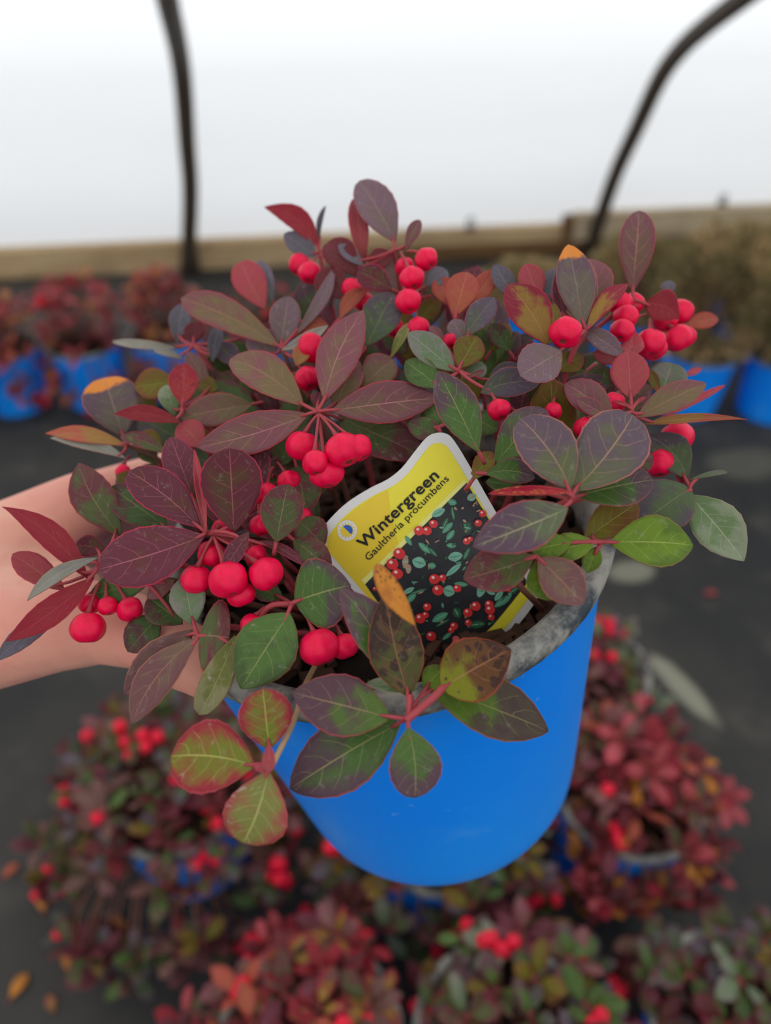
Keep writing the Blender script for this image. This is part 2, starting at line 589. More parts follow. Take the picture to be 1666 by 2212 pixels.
IN = 0.02
sj, zt = wall_sz(1226, 487, IN)
_, zt0 = wall_sz(0, 543, IN)
zl = 0.5 * (zt + zt0)
_, zb = wall_sz(1200, 524, IN)
board('baseboard_back', S0 + 0.1, sj, max(0.0, zl - 0.092), zl, -0.02, IN, M_WOOD,
      'long pale wooden board along the foot of the film wall beside the straight hoop')
sr, zr = wall_sz(1246, 465, IN + 0.03)
board('baseboard_right', sr, S1 - 0.1, zr - 0.085, zr, 0.008, IN + 0.03, M_WOOD2,
      'raised weathered board at the foot of the film wall beside the bent hoop')
board('trim_1', sj - 0.65, S1 - 0.12, 0.0, zr - 0.088, -0.012, IN + 0.012, M_WOOD3,
      'dark brown board lying under the raised weathered board')
board('trim_2', sj - 0.012, sj + 0.034, 0.0, zl + 0.03, -0.01, IN + 0.024, M_WOOD3, 'short dark upright block where the two wall boards meet')

M_PIPE = plain('weathered_dark_steel', rgb(72, 60, 48), 0.55, 0.4, 0.3, 40, 0.1)


def smooth_path(pts, n=6):
    out = []
    for i in range(len(pts) - 1):
        p0, p1, p2, p3 = pts[max(i - 1, 0)], pts[i], pts[i + 1], pts[min(i + 2, len(pts) - 1)]
        for k in range(n):
            t = k / n
            out.append(0.5 * ((2 * p1) + (p2 - p0) * t + (2 * p0 - 5 * p1 + 4 * p2 - p3) * t * t + (3 * p1 - p0 - 3 * p2 + p3) * t ** 3))
    out.append(pts[-1])
    return out


def hoop(s, lean, label):
    pts = [wp(s - lean * 0.1, 0.03, 0.0)]
    for (u, z) in prof[1:-1]:
        pts.append(wp(s + lean * min(z, 0.9), u + 0.016, z - 0.016))
    pts.append(wp(s - lean * 0.1, 5.97, 0.0))
    root = empty('greenhouse_hoop', wp(s, 0.03, 0), label, 'hoop')
    vs, fs = tube_data([p - root.location for p in smooth_path(pts, 4)], 0.0225, 14)
    make_obj('pipe', mesh('pipe', vs, fs), root, [M_PIPE])
    # ground sleeve at the foot
    vs, fs = tube_data([Vector((0, 0, 0)), Vector((0, 0, 0.075))], 0.026, 14)
    make_obj('ground_sleeve', mesh('ground_sleeve', vs, fs), root, [M_PIPE])
    return root


sL, _ = wall_sz(408, 540, 0.03)
sR, _ = wall_sz(1287, 465, 0.03)
hoop(sL, 0.155, 'nearly straight dark steel hoop rising from the long pale board')
hoop(sR, 0.0, 'dark steel hoop with a visible bend above the raised weathered board')
for k, s in enumerate((sL - 1.3, sR + 1.3)):
    hoop(s, 0.0, ('dark steel hoop one bay beyond the straight hoop', 'dark steel hoop one bay beyond the bent hoop')[k])

M_CLIP = plain('dark_clip_metal', rgb(58, 52, 48), 0.5, 0.4)
for (px, py, ztop, lab) in ((1018, 488, zl, 'small dark metal clip on top of the long pale board'),
                            (1556, 465, zr, 'small dark metal clip on top of the raised weathered board')):
    s, _ = wall_sz(px, py, 0.02)
    root = empty('film_clip', wp(s, 0.012, ztop), lab, 'clip')
    root.rotation_euler = (0, 0, WALL_ANG)
    make_obj('clip_foot', bevel_box((0.028, 0.022, 0.008), 0.002), root, [M_CLIP], (0, 0, 0.003))
    vs, fs = tube_data([Vector((-0.008, 0, 0.005)), Vector((-0.008, 0, 0.03)), Vector((0, 0, 0.036)), Vector((0.008, 0, 0.03)), Vector((0.008, 0, 0.005))], 0.004, 8)
    make_obj('clip_loop', mesh('clip_loop', vs, fs), root, [M_CLIP])

# ------------------------------------------------------------------ the held pot
PC_C = (-0.00179, 0.00648, 0.27329)
PA_C = Vector((0.18024, 0.76677, 0.61609)).normalized()
POT_R, POT_R1, POT_H = 0.080, 0.0654, 0.1456
POT_TOP = CAM + c2w(PC_C)
AX = c2w(PA_C).normalized()            # pointing down the pot
PUP = -AX
CA = Vector(PC_C).dot(PA_C)
E1 = (RIGHT - AX * RIGHT.dot(AX)).normalized()
E2 = PUP.cross(E1).normalized()        # away from the camera
POT_BASE = POT_TOP + AX * POT_H


def pot_pt(x, y, z):
    """x right, y away, z above the rim plane (metres)"""
    return POT_TOP + E1 * x + E2 * y + PUP * z


def interp(x, tab):
    if x <= tab[0][0]:
        return tab[0][1]
    for (a, b), (c, d) in zip(tab, tab[1:]):
        if x <= c:
            return b + (d - b) * (x - a) / (c - a)
    return tab[-1][1]


HT = [(400, .086), (550, .077), (700, .066), (900, .055), (1100, .044), (1300, .030), (1450, .018), (1530, .011), (1700, .008), (1850, .004)]


def depth(px, py):
    u = Vector(((px - CX) / F, (py - CY) / F, 1))
    hc = interp(py, HT) - 1e-4 * max(0, px - 1223)
    return (CA - hc) / u.dot(PA_C)


def blue_material():
    t = NT('blue_pot_plastic')
    oc = obj_coord(t)
    nz = t.noise(oc, 30, 5, 0.6)
    big = t.noise(oc, 8, 3)
    c = t.mix(t.smooth(big, 0.3, 0.7), rgb(2, 138, 255), rgb(22, 150, 255))
    c = t.mix(t.math('MULTIPLY', t.smooth(nz, 0.55, 0.8), 0.28), c, rgb(120, 170, 230))
    fine = t.noise(oc, 220, 3)
    c = t.mix(t.math('MULTIPLY', t.smooth(fine, 0.68, 0.78), 0.3), c, rgb(150, 190, 235))
    return t.out(t.principled(c, 0.4, 0.32, t.bump(nz, 0.05, 0.001)))


def rim_material():
    t = NT('dusty_black_rim')
    oc = obj_coord(t)
    nz = t.noise(oc, 55, 6, 0.7)
    c = t.mix(t.smooth(nz, 0.36, 0.62), rgb(58, 66, 74), rgb(162, 158, 148))
    return t.out(t.principled(c, 0.7, 0.3, t.bump(nz, 0.15, 0.001)))


M_BLUE = blue_material()
M_RIM = rim_material()
M_SOIL = plain('dark_potting_soil', rgb(30, 23, 19), 0.9, 0.15, 0.6, 160, 0.8)
M_BARK = plain('bark_chip', rgb(70, 48, 36), 0.85, 0.2, 0.5, 120, 0.5)


def lathe(profile, n, M):
    """profile: (r, z) in pot frame; M maps local x,y,z"""
    vs, fs = [], []
    for (r, z) in profile:
        for j in range(n):
            t = 2 * math.pi * j / n
            vs.append(M(r * math.cos(t), r * math.sin(t), z))
    for i in range(len(profile) - 1):
        for j in range(n):
            k = (j + 1) % n
            fs.append((i * n + j, i * n + k, (i + 1) * n + k, (i + 1) * n + j))
    return vs, fs


def wall_profile(scale=1.0):
    pr = []
    for i in range(11):
        z = -POT_H * i / 10
        r = POT_R + (POT_R1 - POT_R) * i / 10
        pr.append((r, z))
    pr[-1] = (POT_R1 - 0.0012, -POT_H + 0.001)
    pr.insert(-1, (POT_R1 + 0.0002, -POT_H + 0.005))
    pr += [(POT_R1 - 0.006, -POT_H), (0.02, -POT_H + 0.002), (0.0005, -POT_H + 0.002)]
    return pr


RIM_PROFILE = [(POT_R + 0.0004, -0.003), (POT_R + 0.0028, -0.002), (POT_R + 0.0034, 0.0015), (POT_R + 0.0026, 0.0042), (POT_R + 0.0002, 0.0052),
               (POT_R - 0.003, 0.0048), (POT_R - 0.005, 0.003), (POT_R - 0.006, -0.004), (POT_R - 0.008, -0.03)]

plant = empty('potted_wintergreen', POT_BASE,
              'wintergreen with many red berries in a bright blue pot held up by a hand', 'potted plant')


def L(v):
    return Vector(v) - POT_BASE


vs, fs = lathe(wall_profile(), 72, lambda x, y, z: L(pot_pt(x, y, z)))
pot = make_obj('pot', mesh('pot', vs, fs), plant, [M_BLUE])
vs, fs = lathe(RIM_PROFILE, 72, lambda x, y, z: L(pot_pt(x, y, z)))
tag(make_obj('rim', mesh('rim', vs, fs), pot, [M_RIM]), 'dusty grey rim of the pot')

SOIL_Z = -0.019
vs, fs = [], []
NR, NA = 12, 40
for i in range(NR + 1):
    r = 0.0745 * i / NR
    for j in range(NA):
        t = 2 * math.pi * j / NA
        x, y = r * math.cos(t), r * math.sin(t)
        z = SOIL_Z + 0.005 * noise.noise(Vector((x * 60, y * 60, 0))) + 0.002 * noise.noise(Vector((x * 200, y * 200, 3)))
        vs.append(L(pot_pt(x, y, z)))
for i in range(NR):
    for j in range(NA):
        k = (j + 1) % NA
        fs.append((i * NA + j, i * NA + k, (i + 1) * NA + k, (i + 1) * NA + j))
make_obj('soil', mesh('soil', vs, fs), plant, [M_SOIL])
# loose bark bits on the soil
vs, fs = [], []
for i in range(420):
    r = 0.072 * math.sqrt(rnd.random())
    t = rnd.random() * 2 * math.pi
    c = pot_pt(r * math.cos(t), r * math.sin(t), SOIL_Z + 0.002 + rnd.random() * 0.004)
    q = Matrix.Rotation(rnd.random() * 6.28, 3, PUP) @ Matrix.Rotation(rnd.uniform(-.6, .6), 3, E1)
    a, b, hh = rnd.uniform(.002, .008), rnd.uniform(.001, .003), rnd.uniform(.0006, .0016)
    k = len(vs)
    for sx, sy, sz in ((-1, -1, -1), (1, -.7, -1), (.8, 1, -1), (-1, .8, -1), (-.8, -.8, 1), (.9, -.6, 1), (.7, .7, 1), (-.9, .6, 1)):
        vs.append(L(c + q @ (E1 * sx * a + E2 * sy * b + PUP * sz * hh)))
    for f in ((0, 3, 2, 1), (4, 5, 6, 7), (0, 1, 5, 4), (1, 2, 6, 5), (2, 3, 7, 6), (3, 0, 4, 7)):
        fs.append(tuple(k + x for x in f))
tag(make_obj('bark_bits', mesh('bark_bits', vs, fs, False), plant, [M_BARK]), kind='stuff')


# ------------------------------------------------------------------ leaf builder
def width_profile(t, m, a, b):
    if t <= m:
        return max(0.0, math.sin(math.pi / 2 * t / m)) ** a
    return max(0.0, math.cos(math.pi / 2 * (t - m) / (1 - m))) ** b


def leaf_mesh(B, axis, nrm, Ln, Wd, m=.55, a=.9, b=.65, bend=0, fold=10, curl=.06, nt=22, nv=5, thick=.0004, teeth=.028,
              wave=.03, petiole=None, seed=0, origin=None, twist=0):
    origin = B if origin is None else origin
    side0 = axis.cross(nrm).normalized()
    top, uvs = [], []
    cf, sf = math.cos(math.radians(fold)), math.sin(math.radians(fold))
    ns = []
    for i in range(nt + 1):
        t = i / nt
        q = 4 * t * (1 - t)
        tw = math.radians(twist) * (t - .3)
        side = side0 * math.cos(tw) + nrm * math.sin(tw)
        nn = nrm * math.cos(tw) - side0 * math.sin(tw)
        c = B + axis * Ln * t + side0 * bend * Ln * q + nrm * curl * Ln * q
        hw = Wd / 2 * width_profile(max(t, 0.0), m, a, b)
        hw = max(hw, Wd * 0.006)
        for j in range(-nv, nv + 1):
            v = j / nv
            e = v * hw
            if abs(j) == nv and 0 < i < nt and i % 3 == 0:
                e *= 1 + teeth
            off = abs(e) * sf * (0.55 + 0.45 * abs(v)) - hw * 0.10 * v * v
            off += wave * hw * noise.noise(Vector((t * 3.2 + seed, v * 1.6, seed * 1.7)))
            top.append(c + side * e * cf + nn * off)
            uvs.append((t, (v + 1) / 2))
        ns.append(nn)
    k = 2 * nv + 1
    n1 = len(top)
    # underside: offset along local normal, tapering to the margin
    bot = []
    for i in range(nt + 1):
        for j in range(k):
            v = (j - nv) / nv
            bot.append(top[i * k + j] - ns[i] * thick * (1.0 + 0.8 * (1 - abs(v)) ** 4))
    vs = top + bot
    fs, mi = [], []
    for i in range(nt):
        for j in range(k - 1):
            fs.append((i * k + j, i * k + j + 1, (i + 1) * k + j + 1, (i + 1) * k + j))
            mi.append(0)
    for i in range(nt):
        for j in range(k - 1):
            fs.append((n1 + i * k + j, n1 + (i + 1) * k + j, n1 + (i + 1) * k + j + 1, n1 + i * k + j + 1))
            mi.append(1)
    loop = [i * k for i in range(nt + 1)] + [nt * k + j for j in range(1, k)] + [i * k + k - 1 for i in range(nt - 1, -1, -1)] + [j for j in range(k - 2, 0, -1)]
    for x in range(len(loop)):
        p, q = loop[x], loop[(x + 1) % len(loop)]
        fs.append((p, q, n1 + q, n1 + p))
        mi.append(0)
    uvall = uvs + uvs
    if petiole:
        pv, pf = tube_data(petiole[0], petiole[1], 7)
        o = len(vs)
        vs = vs + pv
        uvall = uvall + [(0.02, 0.5)] * len(pv)
        for f in pf:
            fs.append(tuple(o + x for x in f))
            mi.append(2)
    me = mesh('leaf', [v - origin for v in vs], fs, True, mi)
    ul = me.uv_layers.new(name='leaf')
    data = [0.0] * (2 * len(me.loops))
    for li, lp in enumerate(me.loops):
        data[2 * li], data[2 * li + 1] = uvall[lp.vertex_index]
    ul.data.foreach_set('uv', data)
    return me


LEAFN = [0]


def hero_leaf(bx, by, tx, ty, w, mat, d=0.0, m=.55, a=.9, b=.65, bend=0.0, fold=17, curl=None, roll=0, k=None, e=0.0, node=None,
              twist=0, pet=True):
    LEAFN[0] += 1
    seed = LEAFN[0] * 1.37
    r = random.Random(LEAFN[0])
    zb = depth(bx, by) + d
    if k is None:
        k = 0.30 if by < 1400 else 0.05
    zt = zb - k * (ty - by) * zb / F + e
    B, T = P(bx, by, zb), P(tx, ty, zt)
    ax = T - B
    Ln = ax.length
    ax.normalize()
    view = (CAM - (B + T) / 2).normalized()
    n0 = (view * 0.8 + UP * 0.42).normalized()
    n = (n0 - ax * n0.dot(ax)).normalized()
    if roll:
        n = Matrix.Rotation(math.radians(roll), 3, ax) @ n
    side = ax.cross(n).normalized()
    s = (side - view * side.dot(view)).length
    Wd = w * (zb + zt) / 2 / F / max(s, 0.45) * 1.09
    if curl is None:
        curl = r.uniform(0.0, 0.12)
    if node is not None and (node - B).length < 0.022:
        nd = node
    else:
        nd = B - ax * 0.004 - view * 0.004
    pet_ = (bez(nd, (nd + B) / 2 + n * 0.001 - ax * 0.001, B + ax * 0.003 + n * curl * Ln * 0.2, 4),
           [0.0007, 0.00066, 0.0006, 0.00056, 0.0004])
    me = leaf_mesh(B, ax, n, Ln, Wd, m, a, b, bend, fold, curl, petiole=pet_ if pet else None, seed=seed, twist=twist)
    o = make_obj('leaf', me, plant, [PAL[mat], PAL[mat + '/u'], M_STEM], B - POT_BASE)
    return o


# sprigs: node pixel, depth offset, leaves (base x, base y, tip x, tip y, width px, look, options)
SPRIGS = [
    # centre cluster over the big berries
    ((686, 890), 0.0, [
        (701, 866, 785, 670, 86, 'mauve', dict(m=.5, b=.8, bend=-.05, fold=14)),
        (657, 878, 497, 776, 82, 'mauve_olive', dict(m=.55, b=.6, bend=.04)),
        (668, 894, 426, 966, 82, 'mauve', dict(m=.52, b=.75, bend=-.04)),
        (716, 887, 948, 860, 86, 'mauve', dict(m=.52, b=.8, bend=.0)),
        (684, 880, 693, 848, 34, 'maroon', dict(d=.004)),
        (722, 884, 772, 776, 62, 'mauve_olive', dict(d=.010)),
        (726, 900, 922, 990, 92, 'maroon_green', dict(d=.014, m=.5, b=.8)),
        (655, 842, 626, 806, 36, 'olive', dict(d=.012)),
        (546, 874, 392, 904, 66, 'mauve_olive', dict(d=.014, m=.5)),
        (440, 968, 388, 914, 60, 'rose', dict(d=.012)),
        (556, 1075, 566, 955, 46, 'maroon', dict(d=.010, fold=25)),
        (600, 1010, 640, 930, 60, 'deep_green', dict(d=.016)),
    ]),
    # dark cluster left of centre
    ((445, 1150), -0.002, [
        (432, 1140, 278, 1018, 90, 'maroon', dict(m=.6, b=.55, bend=.03)),
        (443, 1157, 212, 1230, 116, 'maroon', dict(m=.58, b=.5, bend=-.02, fold=8)),
        (506, 1150, 496, 968, 124, 'maroon_dark', dict(m=.58, b=.5, fold=12, curl=.04)),
        (446, 1146, 420, 970, 28, 'pink', dict(fold=45, d=-.002, m=.5, b=.8)),
        (420, 1085, 368, 944, 70, 'maroon', dict(d=.008)),
        (538, 1148, 488, 1225, 40, 'maroon', dict(d=-.003, b=.5, fold=25, m=.6)),
        (597, 1172, 622, 1046, 88, 'maroon_green', dict(d=.002, m=.5, b=.55)),
        (640, 1005, 664, 1114, 80, 'maroon_green', dict(d=.014, b=.8)),
        (560, 1168, 658, 1222, 24, 'maroon', dict(d=.004, fold=35, bend=-.06)),
        (633, 1166, 715, 1232, 60, 'maroon_green', dict(d=.010)),
        (640, 1120, 700, 1180, 70, 'maroon_green', dict(d=.018)),
    ]),
    # left edge over the hand
    ((212, 1225), 0.0, [
        (262, 1158, 170, 1000, 84, 'maroon_green', dict(d=.010, m=.5, b=.85, bend=-.06)),
        (362, 1142, 238, 1052, 84, 'deep_green', dict(d=.014)),
        (228, 1186, 162, 1178, 46, 'maroon_dark', dict(d=.008)),
        (190, 1250, 4, 1094, 54, 'red', dict(m=.42, b=1.1, bend=.06, fold=20, d=.002)),
        (140, 1275, 27, 1196, 58, 'rose', dict(d=.006, m=.6)),
        (214, 1204, 58, 1298, 30, 'silver', dict(d=-.002, bend=.07, b=.9)),
        (204, 1246, 12, 1386, 56, 'red', dict(d=.001, m=.5, b=1.0, bend=-.05)),
        (140, 1322, -12, 1430, 44, 'slate', dict(d=.006, bend=.05, b=.9)),
    ]),
    ((322, 1262), 0.006, [
        (322, 1258, 196, 1284, 62, 'green', dict(d=.006)),
        (378, 1252, 318, 1292, 34, 'mauve', dict(d=.004)),
        (394, 1348, 320, 1290, 76, 'deep_green', dict(d=.006)),
        (348, 1326, 276, 1408, 70, 'deep_green', dict(d=.008)),
    ]),
    # drooping cluster lower left
    ((430, 1376), 0.0, [
        (428, 1378, 283, 1566, 74, 'brown_mauve', dict(m=.55, b=.9, bend=.08, fold=8, d=-.001)),
        (416, 1360, 268, 1500, 92, 'brown_mauve', dict(m=.5, b=.8, bend=-.05, d=.003)),
        (431, 1372, 496, 1378, 148, 'maroon_green', dict(m=.5, a=.6, b=.55, fold=4, d=-.001)),
        (508, 1372, 430, 1545, 64, 'olive_green', dict(m=.6, b=.45, bend=-.03, d=.001)),
        (418, 1352, 396, 1246, 72, 'grey_green', dict(d=.004)),
    ]),
    # green leaves by the lower berries
    ((628, 1306), 0.004, [
        (626, 1324, 520, 1488, 124, 'green', dict(m=.48, b=.75, a=.75, d=-.002, fold=10)),
        (636, 1300, 758, 1264, 142, 'green_purple', dict(m=.45, b=.7, a=.7, d=.002, fold=8)),
        (846, 1460, 734, 1270, 88, 'green_purple', dict(m=.5, b=.85, bend=.07, d=-.002)),
        (612, 1290, 545, 1268, 46, 'deep_green', dict(d=.010)),
    ]),
    # front cluster over the rim
    ((881, 1553), 0.0, [
        (884, 1506, 834, 1282, 112, 'brown_spot', dict(m=.45, b=.75, bend=-.03, d=.002)),
        (898, 1352, 812, 1218, 46, 'orange_dead', dict(m=.55, b=.5, bend=-.05, d=-.016, fold=18, pet=False)),
        (954, 1486, 1104, 1402, 130, 'olive_spot', dict(m=.42, b=.8, a=.65, d=.003)),
        (916, 1478, 1186, 1580, 118, 'green_spot', dict(m=.55, b=.8, d=.008)),
        (846, 1551, 632, 1496, 120, 'purple_green', dict(m=.5, b=.75, fold=8)),
        (866, 1560, 626, 1704, 134, 'green_purple', dict(m=.52, b=.7, d=.005, fold=6)),
        (882, 1572, 896, 1724, 108, 'green_purple', dict(m=.55, b=.55, d=-.001, bend=-.05, fold=16)),
        (905, 1490, 790, 1478, 34, 'pale_green', dict(d=.006, fold=30)),
        (915, 1490, 960, 1440, 50, 'bright_green', dict(d=.008)),
    ]),
    # young shoot at bottom left
    ((586, 1650), -0.002, [
        (552, 1655, 369, 1634, 142, 'young', dict(m=.6, b=.5, bend=.05, fold=6, curl=.03)),
        (582, 1620, 568, 1488, 108, 'young', dict(m=.58, b=.5, fold=10, d=.001)),
        (580, 1664, 524, 1822, 128, 'young_pale', dict(m=.6, b=.5, bend=-.06, fold=6, d=.001)),
        (580, 1670, 582, 1604, 34, 'pink', dict(fold=40, d=-.003, b=.9, m=.35)),
        (588, 1662, 548, 1656, 22, 'pink', dict(fold=30, d=-.002)),
    ]),
    # big grey-violet pair right of the label
    ((1232, 1080), 0.0, [
        (1233, 1056, 1124, 904, 112, 'grey_violet', dict(m=.55, b=.5, a=.8, bend=.05)),
        (1240, 1060, 1368, 896, 140, 'grey_violet', dict(m=.6, b=.5, a=.8, bend=.04, d=.001)),
        (1242, 1064, 1056, 1066, 26, 'red_orange', dict(fold=45, d=-.002, b=.5, m=.5)),
        (1228, 1097, 1022, 1181, 102, 'gloss', dict(m=.52, b=.75, bend=-.04, d=-.002)),
        (1245, 1072, 1412, 1036, 92, 'green_purple', dict(d=.008)),
        (1345, 1034, 1409, 982, 46, 'maroon_green', dict(d=.008)),
        (1130, 1052, 1050, 1040, 36, 'green', dict(d=.014)),
    ]),
    # low pair under it
    ((1158, 1204), 0.004, [
        (1154, 1203, 1002, 1251, 94, 'maroon_green', dict(m=.52, b=.7, bend=-.02)),
        (1163, 1204, 1262, 1304, 88, 'brown_mauve', dict(m=.52, b=.75)),
        (1158, 1210, 1196, 1296, 82, 'bright_green', dict(d=.004)),
    ]),
    ((1302, 1172), 0.006, [
        (1316, 1172, 1498, 1178, 106, 'bright_green', dict(m=.52, b=.75, tipk=0)),
        (1286, 1172, 1172, 1200, 58, 'bright_green', dict(d=.001)),
        (1235, 1170, 1148, 1190, 52, 'bright_green', dict(d=.004)),
        (1292, 1180, 1268, 1236, 40, 'bright_green', dict(d=.003)),
        (1262, 1166, 1378, 1086, 76, 'olive', dict(d=.008)),
    ]),
    # right edge cluster
    ((1490, 1062), 0.004, [
        (1492, 1056, 1380, 1136, 112, 'slate_green', dict(m=.55, b=.6, a=.7)),
        (1488, 1068, 1608, 1212, 96, 'pale_green', dict(m=.5, b=.85, d=.002)),
        (1486, 1036, 1400, 940, 72, 'slate_green', dict(bend=.1, d=.002)),
        (1490, 1036, 1572, 1020, 14, 'grey_green', dict(fold=45, b=.5)),
        (1488, 1042, 1462, 1022, 24, 'rose', dict(d=.004)),
    ]),
    # star cluster upper right
    ((1364, 890), 0.0, [
        (1363, 862, 1357, 758, 76, 'rose', dict(m=.52, b=.6)),
        (1366, 770, 1366, 710, 46, 'pink', dict(d=.006, b=1.0, m=.3)),
        (1326, 900, 1221, 828, 66, 'mauve', dict(m=.55, b=.6)),
        (1322, 904, 1244, 862, 34, 'mauve', dict(d=-.003)),
        (1374, 902, 1526, 828, 58, 'mauve_olive', dict(m=.52, b=.75)),
        (1392, 916, 1616, 906, 24, 'coral_olive', dict(m=.3, b=1.2, fold=40)),
        (1440, 900, 1568, 832, 18, 'pink', dict(d=.012, fold=40)),
        (1366, 880, 1324, 867, 10, 'pink', dict(fold=40)),
        (1366, 876, 1396, 857, 10, 'pink', dict(fold=40)),
        (1428, 856, 1452, 784, 76, 'grey_green', dict(d=.014, b=.5)),
        (1424, 850, 1404, 798, 22, 'olive', dict(d=.010)),
        (1478, 812, 1516, 796, 14, 'pink', dict(d=.016)),
        (1346, 780, 1282, 762, 34, 'rose', dict(d=.004)),
    ]),
    # tall sprigs at the back right
    ((1266, 712), 0.0, [
        (1260, 706, 1228, 528, 76, 'grey_orange_tip', dict(m=.5, b=.7)),
        (1284, 684, 1272, 560, 64, 'mauve', dict(d=.006, bend=.08)),
        (1268, 714, 1358, 613, 38, 'red_olive', dict(bend=-.06, b=.8)),
        (1184, 746, 1096, 614, 84, 'red_olive', dict(m=.52, b=.75, bend=.03)),
        (1164, 650, 1136, 570, 52, 'rose', dict(d=.010)),
        (1112, 645, 1068, 572, 42, 'slate', dict(d=.012)),
        (1186, 655, 1200, 578, 44, 'slate', dict(d=.012)),
        (1190, 744, 1198, 655, 32, 'olive', dict(d=.008)),
        (1216, 700, 1204, 590, 30, 'maroon', dict(d=.010)),
        (1252, 706, 1346, 768, 40, 'grey_mauve', dict(d=.006)),
        (1214, 758, 1124, 812, 88, 'grey_mauve', dict(m=.55, b=.5, d=-.002)),
    ]),
    ((1368, 648), 0.0, [
        (1366, 632, 1381, 454, 70, 'mauve', dict(m=.55, b=.6, k=.15)),
        (1392, 656, 1468, 688, 62, 'red', dict(bend=-.1, m=.4, b=.9)),
        (1438, 644, 1447, 606, 28, 'slate', dict(d=.008)),
        (1478, 706, 1552, 688, 34, 'coral', dict(d=.004)),
    ]),
    # middle back
    ((992, 800), 0.004, [
        (991, 796, 1031, 726, 64, 'olive', dict(b=.7)),
        (984, 802, 882, 718, 60, 'grey_green', dict(m=.55, b=.7)),
        (950, 838, 876, 780, 60, 'green', dict(b=.7, d=.002)),
        (1002, 818, 1050, 790, 40, 'grey_green', dict(d=.006)),
        (1006, 819, 1047, 801, 12, 'mauve', dict(d=.002, fold=40)),
        (1034, 976, 946, 801, 84, 'green_purple', dict(m=.52, b=.85, d=-.006)),
        (1038, 848, 1166, 826, 62, 'slate_purple', dict(m=.5, b=.7, d=.002, bend=-.08)),
        (1050, 832, 1126, 790, 46, 'slate_green', dict(d=.010)),
        (1068, 1004, 1180, 884, 86, 'green_purple', dict(d=.004)),
        (1022, 1036, 1064, 976, 42, 'olive', dict(d=.004)),
        (1050, 1024, 1156, 1032, 52, 'green_purple', dict(d=.002, bend=-.1)),
        (1140, 1010, 1166, 968, 40, 'slate_purple', dict(d=.008)),
        (782, 836, 852, 776, 70, 'mauve_olive', dict(d=.006)),
        (844, 774, 885, 697, 26, 'olive_green', dict(d=.004, fold=40)),
        (962, 742, 928, 704, 22, 'mauve', dict(d=.006)),
        (1003, 728, 1068, 643, 54, 'slate_purple', dict(b=.75, d=.002)),
    ]),
    ((945, 925), 0.012, [
        (962, 948, 880, 912, 48, 'deep_green', dict(d=.004)),
        (950, 935, 930, 868, 42, 'green', dict(d=.006)),
        (905, 905, 965, 880, 40, 'deep_green', dict(d=.010)),
        (860, 860, 905, 800, 52, 'slate_green', dict(d=.012)),
        (1100, 880, 1060, 850, 44, 'deep_green', dict(d=.012)),
        (1010, 900, 1075, 930, 50, 'green', dict(d=.010)),
        (1180, 870, 1220, 830, 40, 'deep_green', dict(d=.012)),
        (1200, 800, 1260, 770, 46, 'olive', dict(d=.010)),
        (1270, 800, 1220, 840, 40, 'deep_green', dict(d=.012)),
        (1190, 930, 1250, 880, 46, 'green', dict(d=.012)),
        (1100, 760, 1060, 700, 44, 'deep_green', dict(d=.012)),
        (1060, 760, 1100, 700, 40, 'olive', dict(d=.014)),
    ]),
    ((700, 700), 0.012, [
        (720, 720, 680, 660, 44, 'maroon', dict(d=.004)),
        (740, 760, 790, 720, 44, 'deep_green', dict(d=.006)),
        (640, 700, 600, 640, 44, 'maroon_green', dict(d=.010)),
        (830, 720, 880, 760, 50, 'deep_green', dict(d=.006)),
        (900, 700, 950, 640, 40, 'olive', dict(d=.008)),
        (520, 800, 470, 850, 40, 'maroon_green', dict(d=.010)),
        (480, 900, 430, 860, 44, 'deep_green', dict(d=.012)),
        (500, 960, 450, 1010, 44, 'maroon_green', dict(d=.016)),
        (340, 900, 300, 860, 40, 'olive', dict(d=.014)),
        (340, 1000, 300, 960, 40, 'deep_green', dict(d=.012)),
        (430, 700, 460, 650, 36, 'maroon', dict(d=.012)),
        (560, 700, 600, 730, 40, 'maroon', dict(d=.012)),
    ]),
    ((985, 690), 0.004, [
        (983, 684, 1010, 588, 66, 'coral', dict(b=.6)),
        (970, 660, 948, 598, 48, 'coral', dict(d=.008)),
        (1014, 660, 1071, 584, 44, 'coral', dict(d=.006)),
        (1000, 740, 978, 690, 40, 'grey_mauve', dict(d=.004)),
    ]),
    # top centre
    ((852, 540), 0.0, [
        (855, 524, 777, 390, 78, 'grey_mauve', dict(m=.52, b=.55, fold=18, k=.15)),
        (787, 570, 765, 428, 40, 'rose', dict(d=.006, k=.15)),
        (770, 596, 708, 522, 66, 'dark_red', dict(b=.5, fold=20, d=.002)),
        (785, 574, 731, 528, 28, 'slate', dict(d=-.002)),
        (744, 646, 690, 586, 64, 'dark_red', dict(d=.004)),
        (850, 545, 797, 574, 42, 'dark_red', dict(d=.002)),
        (846, 626, 773, 586, 54, 'maroon_dark', dict(b=.5, d=-.002)),
        (876, 540, 907, 475, 30, 'mauve', dict(fold=30)),
        (792, 748, 850, 634, 80, 'slate_green', dict(b=.6, d=.004)),
        (734, 690, 795, 622, 32, 'coral', dict(bend=-.1)),
        (922, 618, 966, 584, 42, 'slate', dict(d=.006)),
        (930, 640, 985, 630, 30, 'grey_mauve', dict(d=.01)),
    ]),
    ((690, 540), 0.0, [
        (690, 536, 571, 447, 46, 'red', dict(bend=.12, b=.9, m=.5, k=.15)),
        (686, 556, 614, 504, 44, 'slate', dict(d=.003, k=.15)),
        (690, 526, 704, 444, 14, 'slate', dict(fold=35, bend=-.08, k=.15)),
    ]),
    # upper left
    ((608, 752), 0.002, [
        (606, 750, 391, 643, 70, 'mauve_olive', dict(m=.68, b=.6, bend=.03)),
